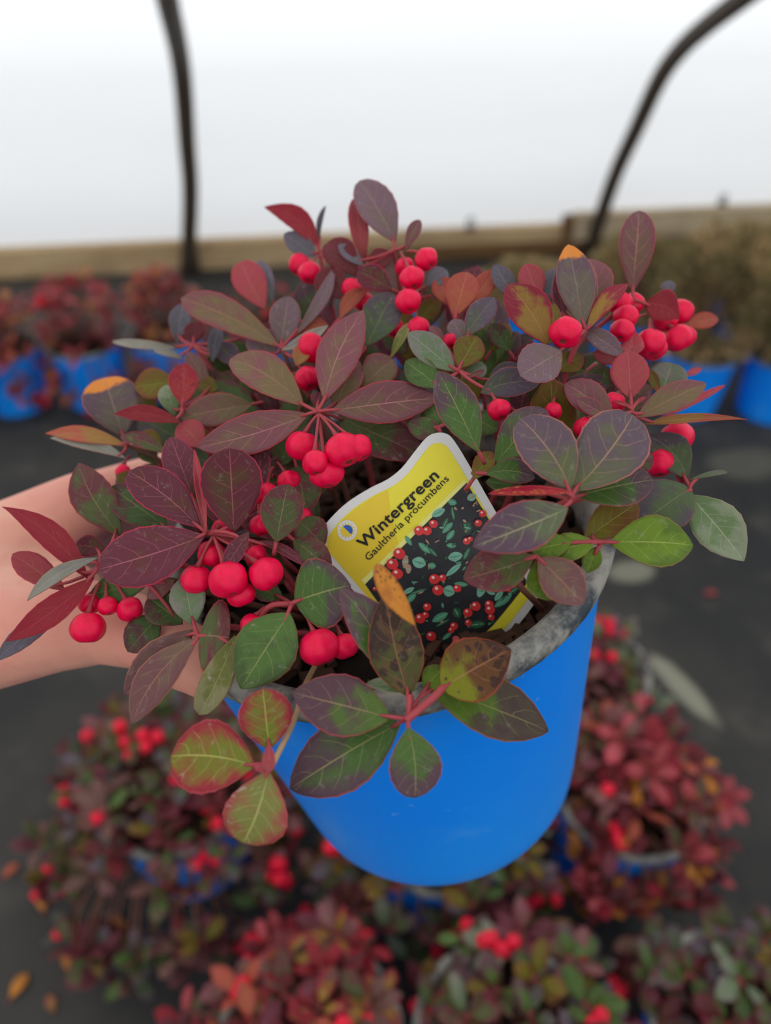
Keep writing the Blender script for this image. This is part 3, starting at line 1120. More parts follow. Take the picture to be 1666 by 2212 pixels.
        (606, 748, 624, 640, 64, 'grey_mauve', dict(b=.6, d=.002)),
        (636, 726, 722, 575, 28, 'grey_mauve', dict(bend=.08, b=1.0, d=.001)),
        (607, 757, 710, 702, 26, 'silver', dict(d=-.002, bend=.05, b=1.0)),
        (646, 714, 708, 698, 36, 'coral', dict(d=.002, b=.9)),
        (592, 778, 548, 716, 66, 'grey_mauve', dict(d=.008)),
        (640, 790, 660, 745, 36, 'coral_olive', dict(d=.002)),
        (572, 668, 521, 564, 68, 'rose', dict(d=.006, m=.58, b=.5, bend=-.03)),
        (590, 654, 560, 562, 34, 'slate', dict(d=.008)),
    ]),
    ((418, 745), 0.006, [
        (381, 738, 396, 656, 44, 'slate', dict(d=.004)),
        (418, 742, 420, 696, 40, 'dark_red', dict(d=.001)),
        (458, 784, 473, 702, 30, 'slate', dict(d=.004)),
        (392, 752, 242, 738, 20, 'silver', dict(bend=-.05, d=.006, fold=25)),
        (398, 776, 332, 757, 16, 'silver', dict(d=.004, fold=25)),
        (520, 790, 470, 742, 44, 'slate_purple', dict(d=.012)),
        (540, 740, 500, 700, 44, 'maroon', dict(d=.016)),
        (450, 840, 405, 760, 36, 'brown_mauve', dict(d=.008)),
    ]),
    ((394, 880), 0.004, [
        (394, 876, 399, 783, 60, 'red_spot', dict(b=.8, d=-.001)),
        (384, 826, 290, 836, 62, 'olive', dict(d=.008)),
        (378, 898, 358, 832, 44, 'pale_green', dict(d=.006)),
        (392, 913, 246, 894, 34, 'red', dict(b=1.0, bend=.05, d=-.002)),
        (470, 842, 430, 828, 38, 'olive', dict(d=.01)),
    ]),
    ((272, 960), 0.012, [
        (266, 944, 226, 816, 112, 'grey_orange_tip', dict(m=.56, b=.5, d=.008)),
        (276, 964, 98, 936, 34, 'coral_olive', dict(bend=.04, b=1.0)),
        (272, 990, 108, 946, 30, 'silver', dict(bend=.06, d=.001, b=.9)),
        (362, 980, 260, 944, 34, 'maroon_green', dict(d=-.004, bend=.05)),
        (350, 960, 300, 940, 40, 'olive', dict(d=.004)),
    ]),
]

M_SPR = []
for (npx, npy), nd, leaves in SPRIGS:
    node = P(npx, npy, depth(npx, npy) + nd + 0.001)
    M_SPR.append(node)
    for (bx, by, tx, ty, w, mat, kw) in leaves:
        kw = {k: v for k, v in kw.items() if k != 'tipk'}
        kw['d'] = kw.get('d', 0) + nd
        hero_leaf(bx, by, tx, ty, w, mat, node=node, **kw)


def pot_local(p):
    v = p - POT_TOP
    return v.dot(E1), v.dot(E2), v.dot(PUP)


def stem_to_soil(node, name='stem', rad=0.0010, mat=M_STEM, foot=None):
    x, y, z = pot_local(node)
    r = math.hypot(x, y)
    k = min(r, 0.05) / max(r, 1e-5)
    sx, sy = x * k * 0.75, y * k * 0.75
    if foot is not None:
        sx, sy = foot
    S = pot_pt(sx, sy, SOIL_Z - 0.002)
    if r > 0.07:
        M1 = pot_pt(x * 0.068 / r, y * 0.068 / r, max(0.012, z * 0.6))
        pts = [node, node.lerp(M1, 0.5) + PUP * 0.003, M1, S.lerp(M1, 0.4), S]
        pts = smooth_path(pts, 4)
    else:
        pts = bez(node, pot_pt(sx, sy, z * 0.5), S, 10)
    vs, fs = tube_data([L(p) for p in pts], [rad * (0.85 + 0.4 * i / len(pts)) for i in range(len(pts))], 8)
    return make_obj(name, mesh(name, vs, fs), plant, [mat])


for i, nd in enumerate(M_SPR):
    if i in (6, 7) or SPRIGS[i][0] in ((945, 925), (700, 700)):
        continue
    stem_to_soil(nd, mat=M_STEM if i % 3 else M_STEM_DARK, foot={8: (.058, .022), 9: (.055, -.034), 10: (.064, .006)}.get(i))


def px_stem(pts, rad, mat):
    q = smooth_path([P(x, y, depth(x, y) + d) - POT_BASE for x, y, d in pts], 5)
    vs, fs = tube_data(q, rad, 9)
    return make_obj('stem', mesh('stem', vs, fs), plant, [mat])


px_stem([(876, 1556, 0), (905, 1533, 0), (955, 1488, .003), (990, 1440, .012), (985, 1380, .024)], 0.0011, M_STEM)
px_stem([(882, 1554, 0), (884, 1530, 0.0), (885, 1500, .001)], 0.0008, M_STEM)
px_stem([(584, 1660, -.002), (610, 1610, 0), (640, 1545, .002), (655, 1490, .006), (680, 1440, .02)], 0.0008, M_STEM_PALE)
px_stem([(545, 1372, .012), (580, 1312, .004), (628, 1306, .006)], 0.0009, M_STEM)

# ------------------------------------------------------------------ hidden inner foliage filling the crown
random.seed(11)
count = 0
OPEN = [(540, 1290, 860, 1530), (690, 930, 1160, 1420), (1060, 1120, 1330, 1420), (600, 1420, 1100, 1800)]
while count < 95:
    ang = random.random() * 2 * math.pi
    rr = 0.078 * math.sqrt(random.random())
    x, y = rr * math.cos(ang), rr * math.sin(ang)
    z = random.uniform(0.0, 0.034 + 0.22 * max(0, y))
    B = pot_pt(x, y, z)
    v = B - CAM
    dz = v.dot(FWD)
    px, py = CX + F * v.dot(RIGHT) / dz, CY + F * v.dot(DOWN) / dz
    if dz < depth(px, py) + 0.012:
        continue
    if any(x0 < px < x1 and y0 < py < y1 for x0, y0, x1, y1 in OPEN):
        continue
    out = (E1 * math.cos(ang) + E2 * math.sin(ang))
    ax = (out * random.uniform(.1, .8) + PUP * random.uniform(.3, .9) + E1 * random.uniform(-.6, .6) + E2 * random.uniform(-.3, .6)).normalized()
    Ln = random.uniform(.020, .032)
    T = B + ax * Ln
    v = T - CAM
    dz = v.dot(FWD)
    px, py = CX + F * v.dot(RIGHT) / dz, CY + F * v.dot(DOWN) / dz
    if dz < depth(px, py) + 0.008 or any(x0 < px < x1 and y0 < py < y1 for x0, y0, x1, y1 in OPEN):
        continue
    if any(math.hypot(*pot_local(q_)[:2]) > 0.066 and pot_local(q_)[2] < 0.014 for q_ in (B, B - PUP * .006, B.lerp(T, .5), T)):
        continue
    n = (PUP * .6 + (CAM - B).normalized() * .6)
    n = (n - ax * n.dot(ax)).normalized()
    me = leaf_mesh(B, ax, n, Ln, Ln * random.uniform(.45, .58), fold=14, curl=random.uniform(0, .1), nt=12, nv=3, seed=count * 2.1,
                   petiole=([B - PUP * .006 - ax * .003, B + ax * .002], .0009))
    mt = random.choice(['deep_green', 'green_purple', 'maroon_green', 'green', 'slate_green', 'maroon', 'olive'])
    make_obj('leaf', me, plant, [PAL[mt], PAL[mt + '/u'], M_STEM], B - POT_BASE)
    count += 1


# ------------------------------------------------------------------ berries
def berry_mesh(seed):
    r = random.Random(seed)
    nu, nv = 24, 16
    vs, fs, mi = [], [], []
    ph = r.random() * 6.28
    for i in range(nv + 1):
        th = math.pi * i / nv
        for j in range(nu):
            p = 2 * math.pi * j / nu
            lob = 0.035 * math.cos(5 * p + ph) * math.sin(th) ** 2 * (1 + 1.1 * (1 - math.cos(th)) / 2)
            rad = 1 + lob + 0.05 * noise.noise(Vector((math.cos(p) * math.sin(th), math.sin(p) * math.sin(th), math.cos(th))) * 1.3 + Vector((seed * 3.1, 0, 0)))
            z = math.cos(th)
            # dimple at the stalk, five-lobed crater at the apex
            z -= 0.16 * math.exp(-(th / 0.30) ** 2)
            z += 0.24 * math.exp(-((math.pi - th) / 0.26) ** 2)
            vs.append((rad * math.sin(th) * math.cos(p), rad * math.sin(th) * math.sin(p), z * 0.94 * (1 + lob * 0.3)))
    for i in range(nv):
        for j in range(nu):
            k = (j + 1) % nu
            fs.append((i * nu + j, (i + 1) * nu + j, (i + 1) * nu + k, i * nu + k))
            mi.append(1 if i == nv - 1 or i == 0 else 0)
    return mesh('berry', vs, fs, True, mi)


BM = [berry_mesh(i) for i in range(4)]
for b_ in BM:
    b_.materials.append(M_BERRY)
    b_.materials.append(M_CALYX)


def hero_berry(px, py, r, node=None, d=0.0, bm=0, sx=1.0, stalk=True, tilt=None):
    z = depth(px, py) + d
    c = P(px, py, z)
    R = r * z / F
    nd = node if node is not None else c + UP * R * 2.4 + FWD * .004
    up = (nd - c)
    up = (up.normalized() + PUP * 0.8 + (FWD * 0.35)).normalized()
    q = up.to_track_quat('Z', 'Y')
    o = make_obj('berry', BM[bm % 4], plant, (), c - POT_BASE)
    o.rotation_mode = 'QUATERNION'
    o.rotation_quaternion = q
    o.scale = (R * sx, R, R)
    if stalk:
        top = c + up * R * 0.80
        ctrl = (top + nd) / 2 + up * R * 0.5
        pts = bez(nd, ctrl, top, 6)
        rot = q.to_matrix().inverted()
        loc = []
        for p in pts:
            v = rot @ (p - c)
            loc.append(Vector((v.x / (R * sx), v.y / R, v.z / R)))
        vs, fs = tube_data(loc, [0.0006 / R, .0005 / R, .0005 / R, .0005 / R, .0005 / R, .0006 / R, .0011 / R], 7)
        make_obj('stalk', mesh('stalk', vs, fs), o, [M_STEM])
    return o


nC = P(690, 896, depth(690, 896) - .001)
for (x, y, r, d, bm, sx) in ((653, 964, 36, .004, 0, 1), (682, 1000, 30, -.004, 1, .95), (742, 972, 40, -.002, 2, 1.0), (774, 968, 31, .000, 3, 1),
                             (706, 1024, 33, .003, 0, 1.15)):
    hero_berry(x, y, r, nC, d, bm, sx)
nL = P(462, 1158, depth(462, 1158))
for (x, y, r, d, bm, sx) in ((424, 1252, 34, .004, 2, 1), (494, 1252, 43, -.003, 1, 1), (574, 1240, 38, .001, 0, 1), (522, 1284, 29, .004, 3, 1.1),
                             (456, 1196, 30, .006, 1, 1), (482, 1146, 26, .008, 2, 1), (552, 1200, 24, .006, 0, 1)):
    hero_berry(x, y, r, nL, d, bm, sx)
for (x, y, r, d, nx, ny) in (
        (624, 1040, 26, .012, 600, 1000), (576, 1068, 27, .010, 590, 1010), (564, 1134, 25, .008, 560, 1090), (655, 1115, 20, .018, 650, 1080),
        (190, 1356, 37, .004, 215, 1260), (233, 1309, 22, .006, 230, 1260), (281, 1316, 28, .008, 250, 1262), (194, 1304, 24, .008, 215, 1262),
        (266, 1018, 16, .016, 280, 985),
        (648, 572, 25, .004, 690, 550), (670, 589, 25, .000, 692, 552), (672, 750, 32, .004, 640, 775), (664, 818, 28, .010, 640, 790),
        (921, 560, 25, -.002, 880, 545), (875, 577, 21, .002, 866, 545), (890, 601, 27, -.004, 868, 550), (882, 651, 28, -.002, 868, 600),
        (760, 625, 25, .004, 800, 600), (786, 652, 22, .006, 810, 610), (904, 708, 24, .006, 900, 680), (854, 709, 20, .008, 860, 680),
        (976, 735, 18, .008, 985, 700), (1078, 885, 25, .006, 1060, 850),
        (1222, 718, 35, -.004, 1250, 700), (1341, 656, 26, .004, 1385, 655), (1368, 656, 24, .006, 1390, 652), (1352, 684, 27, .002, 1390, 662),
        (1344, 714, 26, .002, 1395, 680), (1470, 674, 28, .004, 1420, 660), (1438, 690, 27, .002, 1416, 664), (1466, 730, 31, .000, 1422, 690),
        (1480, 728, 24, .002, 1422, 690), (1405, 742, 33, .002, 1405, 690), (1412, 752, 28, .004, 1408, 695),
        (1462, 945, 36, .012, 1440, 915), (1424, 1000, 33, .014, 1420, 940), (1266, 925, 26, .010, 1280, 900), (1195, 888, 20, .014, 1200, 860),
        (690, 1398, 43, .006, 660, 1330), (745, 1396, 30, .010, 720, 1340), (546, 1350, 27, .006, 580, 1312), (1325, 872, 26, .010, 1340, 850)):
    hero_berry(x, y, r, P(nx, ny, depth(nx, ny) + d + .002), d, int(x) % 4)

# ------------------------------------------------------------------ printed plant label
TP0, TP1, TP2 = P(950, 1390, .2455), P(985, 950, .2265), P(690, 1190, .2345)
TN = (TP1 - TP0).cross(TP2 - TP0).normalized()
if TN.dot(CAM - TP0) < 0:
    TN = -TN


def on_tag(px, py, off=0.0):
    r = ray(px, py)
    t = (TP0 + TN * off - CAM).dot(TN) / r.dot(TN)
    return CAM + r * t


TB = on_tag(960, 1420)
label = empty('plant_label', TB, 'yellow and white plastic plant label with printed picture, stuck in the held pot', 'plant label')


def smooth_poly(pts, n=4):
    out = []
    N = len(pts)
    for i in range(N):
        p0, p1, p2, p3 = (Vector(pts[(i + k) % N]) for k in (-1, 0, 1, 2))
        for k in range(n):
            t = k / n
            out.append(0.5 * ((2 * p1) + (p2 - p0) * t + (2 * p0 - 5 * p1 + 4 * p2 - p3) * t * t + (3 * p1 - p0 - 3 * p2 + p3) * t ** 3))
    return out


def tag_poly(name, polys, mats, off, parent, thick=0.0, mi=None):
    bm = bmesh.new()
    for k, pl in enumerate(polys):
        o = off[k] if isinstance(off, (list, tuple)) else off
        vts = [bm.verts.new(on_tag(p[0], p[1], o) - TB) for p in pl]
        f = bm.faces.new(vts)
        f.material_index = mi[k] if mi else 0
    bm.normal_update()
    for f in bm.faces:
        if f.normal.dot(TN) < 0:
            f.normal_flip()
    if thick:
        g = bmesh.ops.extrude_face_region(bm, geom=list(bm.faces))
        for v in g['geom']:
            if isinstance(v, bmesh.types.BMVert):
                v.co -= TN * thick
        bmesh.ops.recalc_face_normals(bm, faces=list(bm.faces))
    bmesh.ops.triangulate(bm, faces=[f for f in bm.faces if len(f.verts) > 4])
    me = bpy.data.meshes.new(name)
    bm.to_mesh(me)
    bm.free()
    return make_obj(name, me, parent, mats)


def print_mat(name, col, rough=0.4, var=0.04):
    return plain(name, col, rough, 0.4, var, 300)


M_TWHITE = print_mat('label_white_plastic', rgb(226, 224, 220))
M_TYEL = print_mat('label_yellow_print', rgb(240, 226, 62))
M_TGOLD = print_mat('label_gold_print', rgb(236, 204, 54))
M_TPALE = print_mat('label_pale_yellow_print', rgb(240, 236, 140))
M_TBLACK = print_mat('label_black_print', rgb(26, 26, 24), 0.5)
M_TDARK = print_mat('label_photo_dark', rgb(44, 44, 48), 0.35, 0.5)
M_TGREEN = print_mat('label_photo_green', rgb(86, 152, 118), 0.35, 0.35)
M_TTEAL = print_mat('label_photo_teal', rgb(126, 182, 160), 0.35, 0.3)
M_TDGREEN = print_mat('label_photo_dark_green', rgb(52, 98, 66), 0.35, 0.4)
M_TRED = print_mat('label_photo_red', rgb(214, 52, 54), 0.35, 0.25)
M_TSHINE = print_mat('label_photo_highlight', rgb(246, 208, 200), 0.35)
M_TTAN = print_mat('label_photo_tan', rgb(178, 142, 120), 0.35, 0.3)
M_TBLUE = print_mat('label_blue_print', rgb(44, 96, 190))

OUT = [(689, 1194), (685, 1172), (694, 1146), (722, 1112), (756, 1082), (800, 1055), (838, 1036), (868, 1012), (895, 978), (922, 946), (944, 936), (966, 938),
       (982, 953), (1010, 998), (1060, 1086), (1112, 1176), (1156, 1252), (1162, 1290), (1120, 1350), (1075, 1400), (1010, 1460), (930, 1460), (876, 1410), (790, 1306), (720, 1228)]
tag_poly('label_body', [smooth_poly(OUT, 3)], [M_TWHITE], 0, label, thick=0.0007)
INN = [(710, 1190), (706, 1172), (714, 1152), (738, 1122), (770, 1094), (812, 1068), (852, 1048), (882, 1022), (908, 988), (928, 964), (944, 957), (960, 960),
       (974, 976), (1000, 1018), (1046, 1098), (1098, 1188), (1142, 1262), (1144, 1288), (1104, 1342), (1060, 1392), (1002, 1446), (934, 1446), (884, 1396), (798, 1294), (736, 1222)]
tag_poly('yellow_panel', [smooth_poly(INN, 3)], [M_TYEL], 0.00012, label)
# deeper gold area on the left of the panel
tag_poly('gold_panel', [[(712, 1190), (708, 1172), (716, 1153), (740, 1123), (772, 1096), (812, 1070), (838, 1058), (842, 1090), (852, 1140), (864, 1186),
                         (788, 1262), (840, 1340), (798, 1290), (737, 1221)]], [M_TGOLD], 0.00018, label)
PHOTO = [(789, 1262), (1008, 1043), (1050, 1112), (1140, 1258), (1104, 1304), (1066, 1350), (1010, 1404), (960, 1440), (920, 1430), (860, 1362)]
tag_poly('pale_stripe', [[(781, 1254), (1003, 1036), (1010, 1046), (790, 1264)]], [M_TPALE], 0.00024, label)
tag_poly('printed_photo', [PHOTO], [M_TDARK], 0.0003, label)


def inside(pt, poly):
    x, y = pt
    c = False
    for i in range(len(poly)):
        x1, y1 = poly[i]
        x2, y2 = poly[i - 1]
        if (y1 > y) != (y2 > y) and x < (x2 - x1) * (y - y1) / (y2 - y1) + x1:
            c = not c
    return c


def ell(cx, cy, a, b, ang, n=12, pointy=False):
    out = []
    for i in range(n):
        t = 2 * math.pi * i / n
        x, y = a * math.cos(t), b * math.sin(t) * (abs(math.sin(t)) ** 0.5 if pointy else 1)
        out.append((cx + x * math.cos(ang) - y * math.sin(ang), cy + x * math.sin(ang) + y * math.cos(ang)))
    return out


r3 = random.Random(5)
polys, offs, mis = [], [], []
PMATS = [M_TGREEN, M_TTEAL, M_TDGREEN, M_TRED, M_TSHINE, M_TTAN]
sc = 1 / 2.872


def q(x, y):
    return 660 + x * sc, 900 + y * sc


lay = 0.00034
LV = [(825, 595, 46, 24, -.5, 1), (912, 532, 28, 20, .2, 0), (1032, 500, 30, 24, -.4, 1), (882, 690, 46, 18, -.8, 0), (868, 660, 36, 14, -1.1, 2), (900, 735, 40, 18, -.9, 0),
      (1005, 690, 26, 36, .2, 2), (930, 868, 46, 30, -.2, 1), (740, 815, 50, 20, .7, 0), (705, 905, 44, 36, .3, 1), (920, 950, 62, 18, -.7, 1), (890, 1082, 38, 36, .3, 1),
      (965, 1040, 44, 16, .1, 0), (835, 1245, 56, 24, -.5, 0), (850, 1280, 50, 10, -.5, 2), (1225, 1145, 66, 22, -.6, 0), (1200, 1110, 40, 18, -.9, 1), (940, 1218, 34, 26, 1.1, 2),
      (1062, 1290, 56, 24, -.1, 2), (655, 1125, 46, 20, -.8, 0), (640, 1080, 40, 16, -.5, 1), (785, 925, 26, 20, .1, 0), (700, 1085, 56, 12, -.3, 2), (905, 800, 30, 16, .1, 0),
      (790, 840, 40, 14, .8, 2), (640, 770, 36, 14, 1.0, 0), (1000, 850, 44, 16, -1.1, 2), (915, 600, 46, 12, 1.4, 2), (880, 1360, 40, 14, -.7, 0), (1150, 1090, 30, 14, .4, 1),
      (620, 900, 20, 44, .1, 5), (640, 945, 18, 30, .1, 5), (1090, 1080, 26, 44, .4, 1), (1290, 1080, 40, 20, -.6, 2)]
for (x, y, a, b, an, m_) in LV:
    cx, cy = q(x, y)
    lay += 0.000004
    polys.append(ell(cx, cy, a * sc, b * sc, an, 12, True))
    offs.append(lay)
    mis.append(m_)
    lay += 0.000004
    polys.append(ell(cx, cy, a * sc * .85, b * sc * .16, an, 8, True))
    offs.append(lay)
    mis.append(1 if m_ != 1 else 0)
n_ = 0
while n_ < 120:
    x, y = r3.uniform(790, 1140), r3.uniform(1045, 1430)
    if not inside((x, y), PHOTO):
        continue
    lay += 0.000003
    top = x > 960 and y < 1130
    polys.append(ell(x, y, r3.uniform(2, 8), r3.uniform(1, 3.2), r3.random() * 3, 7, True))
    offs.append(lay)
    mis.append(5 if top and r3.random() < .7 else r3.choice([0, 1, 2, 2, 5]))
    n_ += 1
for (x, y, r) in ((583, 850, 38), (540, 915, 38), (570, 975, 36), (705, 708, 32), (755, 708, 30), (795, 665, 28), (800, 1008, 34), (850, 1000, 24), (822, 1076, 36), (942, 1066, 26),
                  (1000, 772, 24), (1022, 760, 18), (755, 1180, 26), (712, 1252, 34), (745, 1230, 22), (1008, 1216, 30), (1056, 1176, 32), (1140, 1165, 28), (1145, 1198, 32),
                  (1152, 1244, 22), (1072, 660, 24), (1100, 602, 24), (922, 1300, 26), (905, 1325, 20), (780, 1362, 32), (806, 1440, 26), (1010, 1278, 22), (430, 1068, 14),
                  (1330, 1040, 18), (1262, 1075, 14)):
    cx, cy = q(x, y)
    for (dx, dy, k, m_) in ((0, 0, 1, 3), (-.25, -.3, .3, 4)):
        lay += 0.000004
        polys.append(ell(cx + dx * r * sc, cy + dy * r * sc, r * sc * k, r * sc * k * .92, .3, 12))
        offs.append(lay)
        mis.append(m_)
tag_poly('photo_motif', polys, PMATS, offs, label, mi=mis)

# sun symbol
sx_, sy_ = 750, 1146
polys, offs, mis = [ell(sx_, sy_, 21.5, 22.5, 0, 28)], [0.0003], [0]
for i in range(14):
    t = 2 * math.pi * i / 14
    c, s = math.cos(t), math.sin(t)
    polys.append([(sx_ + c * 19 , sy_ + s * 19), (sx_ + c * 10 - s * 3, sy_ + s * 10 + c * 3), (sx_ + c * 10 + s * 3, sy_ + s * 10 - c * 3)])
    offs.append(0.00034)
    mis.append(1)
polys.append(ell(sx_, sy_, 11.5, 12, 0, 24))
offs.append(0.00038)
mis.append(1)
polys.append([(sx_ + 12 * math.cos(t), sy_ + 12 * math.sin(t)) for t in [math.radians(-135 + 10 * i) for i in range(19)]])
offs.append(0.00042)
mis.append(2)
tag_poly('sun_symbol', polys, [M_TWHITE, M_TGOLD, M_TBLUE], offs, label, mi=mis)


def tag_text(txt, x0, y0, x1, y1, bold, off, slant=0.0):
    cu = bpy.data.curves.new('lettering', 'FONT')
    cu.body = txt
    cu.size = 1.0
    cu.offset = bold
    cu.space_character = 1.04 if bold > 0.01 else 1.02
    cu.resolution_u = 4
    cu.fill_mode = 'FRONT'
    to = bpy.data.objects.new('lettering', cu)
    COL.objects.link(to)
    dg = bpy.context.evaluated_depsgraph_get()
    me = bpy.data.meshes.new_from_object(to.evaluated_get(dg))
    bpy.data.objects.remove(to, do_unlink=True)
    xs = [v.co.x for v in me.vertices]
    xa, xb = min(xs), max(xs)
    ln = math.hypot(x1 - x0, y1 - y0)
    k = ln / (xb - xa)
    ex = ((x1 - x0) / ln, (y1 - y0) / ln)
    ey = (ex[1], -ex[0])
    kk = k * (0.84 if bold > 0.01 else 0.86)
    for v in me.vertices:
        tx, ty = (v.co.x - xa) * k, v.co.y * kk
        v.co = on_tag(x0 + ex[0] * tx + ey[0] * ty, y0 + ex[1] * tx + ey[1] * ty, off) - TB
    me.materials.clear()
    return make_obj('lettering', me, label, [M_TBLACK])


tag_text('Wintergreen', 785, 1187, 950, 1030, 0.020, 0.0005)
tag_text('Gaultheria procumbens', 797, 1212, 971, 1036, 0.004, 0.0005)

# ------------------------------------------------------------------ the hand


def capsule(bm, a, b, ra, rb, n=14):
    a, b = Vector(a), Vector(b)
    d = (b - a)
    ln = d.length
    d.normalize()
    x = d.orthogonal().normalized()
    y = d.cross(x)
    rings = []
    prof_ = []
    for i in range(6):
        t = math.pi / 2 * (1 - i / 6)
        prof_.append((-ra * math.sin(t), ra * math.cos(t)))
    prof_.append((0, ra))
    prof_.append((ln, rb))
    for i in range(1, 7):
        t = math.pi / 2 * i / 6
        prof_.append((ln + rb * math.sin(t), rb * math.cos(t)))
    for (h, r) in prof_:
        r = max(r, 1e-5)
        rings.append([bm.verts.new(a + d * h + (x * math.cos(2 * math.pi * j / n) + y * math.sin(2 * math.pi * j / n)) * r) for j in range(n)])
    for i in range(len(rings) - 1):
        for j in range(n):
            k = (j + 1) % n
            bm.faces.new((rings[i][j], rings[i][k], rings[i + 1][k], rings[i + 1][j]))
    bm.faces.new(rings[0][::-1])
    bm.faces.new(rings[-1])


HO = P(60, 1280, .28)
hb = bmesh.new()


def hp(x, y, z):
    return P(x, y, z) - HO


def chain(pts):
    for (p, q_) in zip(pts, pts[1:]):
        capsule(hb, hp(*p[:3]), hp(*q_[:3]), p[3], q_[3])


wrist = (-260, 1360, .272)
capsule(hb, P(-900, 1640, .255) + Vector((-.17, -.10, -.02)) - HO, hp(-900, 1640, .255), .041, .034)
chain([(-900, 1640, .255, .034), (-560, 1480, .262, .031), (-260, 1365, .272, .027)])
# metacarpals
chain([(-260, 1330, .275, .024), (0, 1190, .292, .0185), (178, 1098, .302, .0152)])
chain([(-260, 1350, .285, .024), (0, 1230, .312, .020), (190, 1150, .330, .0155)])
chain([(-260, 1370, .290, .022), (0, 1290, .325, .019), (185, 1220, .350, .0150)])
chain([(-260, 1390, .290, .020), (-10, 1350, .330, .017), (165, 1295, .362, .0140)])
# web between thumb and index, thenar
chain([(-200, 1370, .272, .027), (0, 1290, .281, .0200), (120, 1240, .290, .0125)])
chain([(-230, 1400, .268, .025), (-40, 1375, .266, .0205), (120, 1352, .262, .0165), (215, 1344, .258, .0148)])
chain([(0, 1330, .275, .020), (140, 1300, .274, .0155)])
# thumb along the near side of the rim
chain([(215, 1346, .257, .0142), (330, 1372, .245, .0120), (335, 1376, .2445, .0120)])
chain([(335, 1376, .2445, .0116), (405, 1420, .236, .0110), (448, 1452, .231, .0088)])
# fingers round the far side of the pot
for (mcp, r0, rot, drop) in (((178, 1098, .302), .0138, 0.0, -0.012), ((190, 1150, .330), .0142, 0.0, -0.034), ((185, 1220, .350), .0136, 0.0, -0.055), ((165, 1295, .362), .0120, 0.0, -0.074)):
    base = P(*mcp)
    x, y, z = pot_local(base)
    a0 = math.atan2(y, x)
    rr0 = math.hypot(x, y)
    pts = [base]
    for k, (da, dr) in enumerate(((0.42, 0.5), (0.78, 0.0), (1.08, 0.0))):
        aa = a0 - da if a0 > 0 else a0 + 2 * math.pi - da
        zz = z + (drop - z) * min(1, (k + 1) / 1.6)
        Rw = POT_R + (POT_R1 - POT_R) * max(0, -zz) / POT_H + r0 * 0.84
        rad = Rw + max(0.0, (rr0 - Rw)) * dr
        pts.append(pot_pt(rad * math.cos(aa), rad * math.sin(aa), zz))
    rs = [r0, r0 * 0.86, r0 * 0.74, r0 * 0.62]
    for i in range(3):
        capsule(hb, pts[i] - HO, pts[i + 1] - HO, rs[i], rs[i + 1])
hm = bpy.data.meshes.new('hand_raw')
hb.to_mesh(hm)
hb.free()
tmp = bpy.data.objects.new('hand_raw', hm)
COL.objects.link(tmp)
md = tmp.modifiers.new('r', 'REMESH')
md.mode = 'VOXEL'
md.voxel_size = 0.0016
sm = tmp.modifiers.new('s', 'SMOOTH')
sm.factor = 0.6
sm.iterations = 10
dg = bpy.context.evaluated_depsgraph_get()
hme = bpy.data.meshes.new_from_object(tmp.evaluated_get(dg))
bpy.data.objects.remove(tmp, do_unlink=True)
hme.polygons.foreach_set('use_smooth', [True] * len(hme.polygons))
hme.materials.clear()
for v in hme.vertices:
    p_ = v.co + HO
    x, y, z = pot_local(p_)
    if -POT_H - 0.002 < z < 0.0055:
        Rw = POT_R + (POT_R1 - POT_R) * max(0, -z) / POT_H + (0.0034 if z > -0.0035 else 0.0) - 0.0004
        rr = math.hypot(x, y)
        if rr < Rw:
            v.co = pot_pt(x * Rw / rr, y * Rw / rr, z) - HO
hme.update()


def skin_material():
    t = NT('hand_skin')
    oc = obj_coord(t)
    n1 = t.noise(oc, 22, 4)
    n2 = t.noise(oc, 300, 3)
    mp = t.n('ShaderNodeMapping')
    t.l(oc, mp.inputs[0])
    mp.inputs['Scale'].default_value = (60, 18, 60)
    n3 = t.noise(mp.outputs[0], 2.2, 3)
    c = t.mix(t.smooth(n1, 0.3, 0.7), rgb(228, 172, 150), rgb(222, 150, 132))
    c = t.mix(t.math('MULTIPLY', t.smooth(n3, 0.55, 0.75), 0.3), c, rgb(204, 124, 108))
    h = t.math('ADD', t.math('MULTIPLY', n2, 0.3), n3)
    return t.out(t.principled(c, 0.55, 0.35, t.bump(h, 0.25, 0.0012), sss=0.35))


hand = empty('person', HO, 'bare left hand and forearm gripping the blue pot from the side', 'person')
make_obj('hand', hme, hand, [skin_material()])
# thumb nail
nb = P(440, 1440, .2242)
nax = (P(462, 1462, .2195) - P(405, 1415, .226)).normalized()
nn = ((CAM - nb).normalized() * .8 + UP * .5)
nn = (nn - nax * nn.dot(nax)).normalized()
ns_ = nax.cross(nn)
vs, fs = [], []
for i in range(7):
    for j in range(7):
        t, v = i / 6 - .5, j / 6 - .5
        w_ = 0.0105 * (1 - 0.25 * (2 * t) ** 4)
        vs.append(nb - HO + nax * 0.012 * t + ns_ * w_ * v - nn * (0.010 * v * v + 0.004 * t * t))
for i in range(6):
    for j in range(6):
        fs.append((i * 7 + j, i * 7 + j + 1, (i + 1) * 7 + j + 1, (i + 1) * 7 + j))
make_obj('thumb_nail', mesh('thumb_nail', vs, fs), hand, [plain('nail', rgb(232, 178, 164), 0.35, 0.45, 0.05)])

# ------------------------------------------------------------------ background plants
SH = []
for (m_, a_, b_, f_, c_) in ((.55, .9, .6, 12, .06), (.6, .9, .5, 8, .1), (.5, .95, .8, 16, .02)):
    SH.append((m_, a_, b_, f_, c_))
BGL = {}


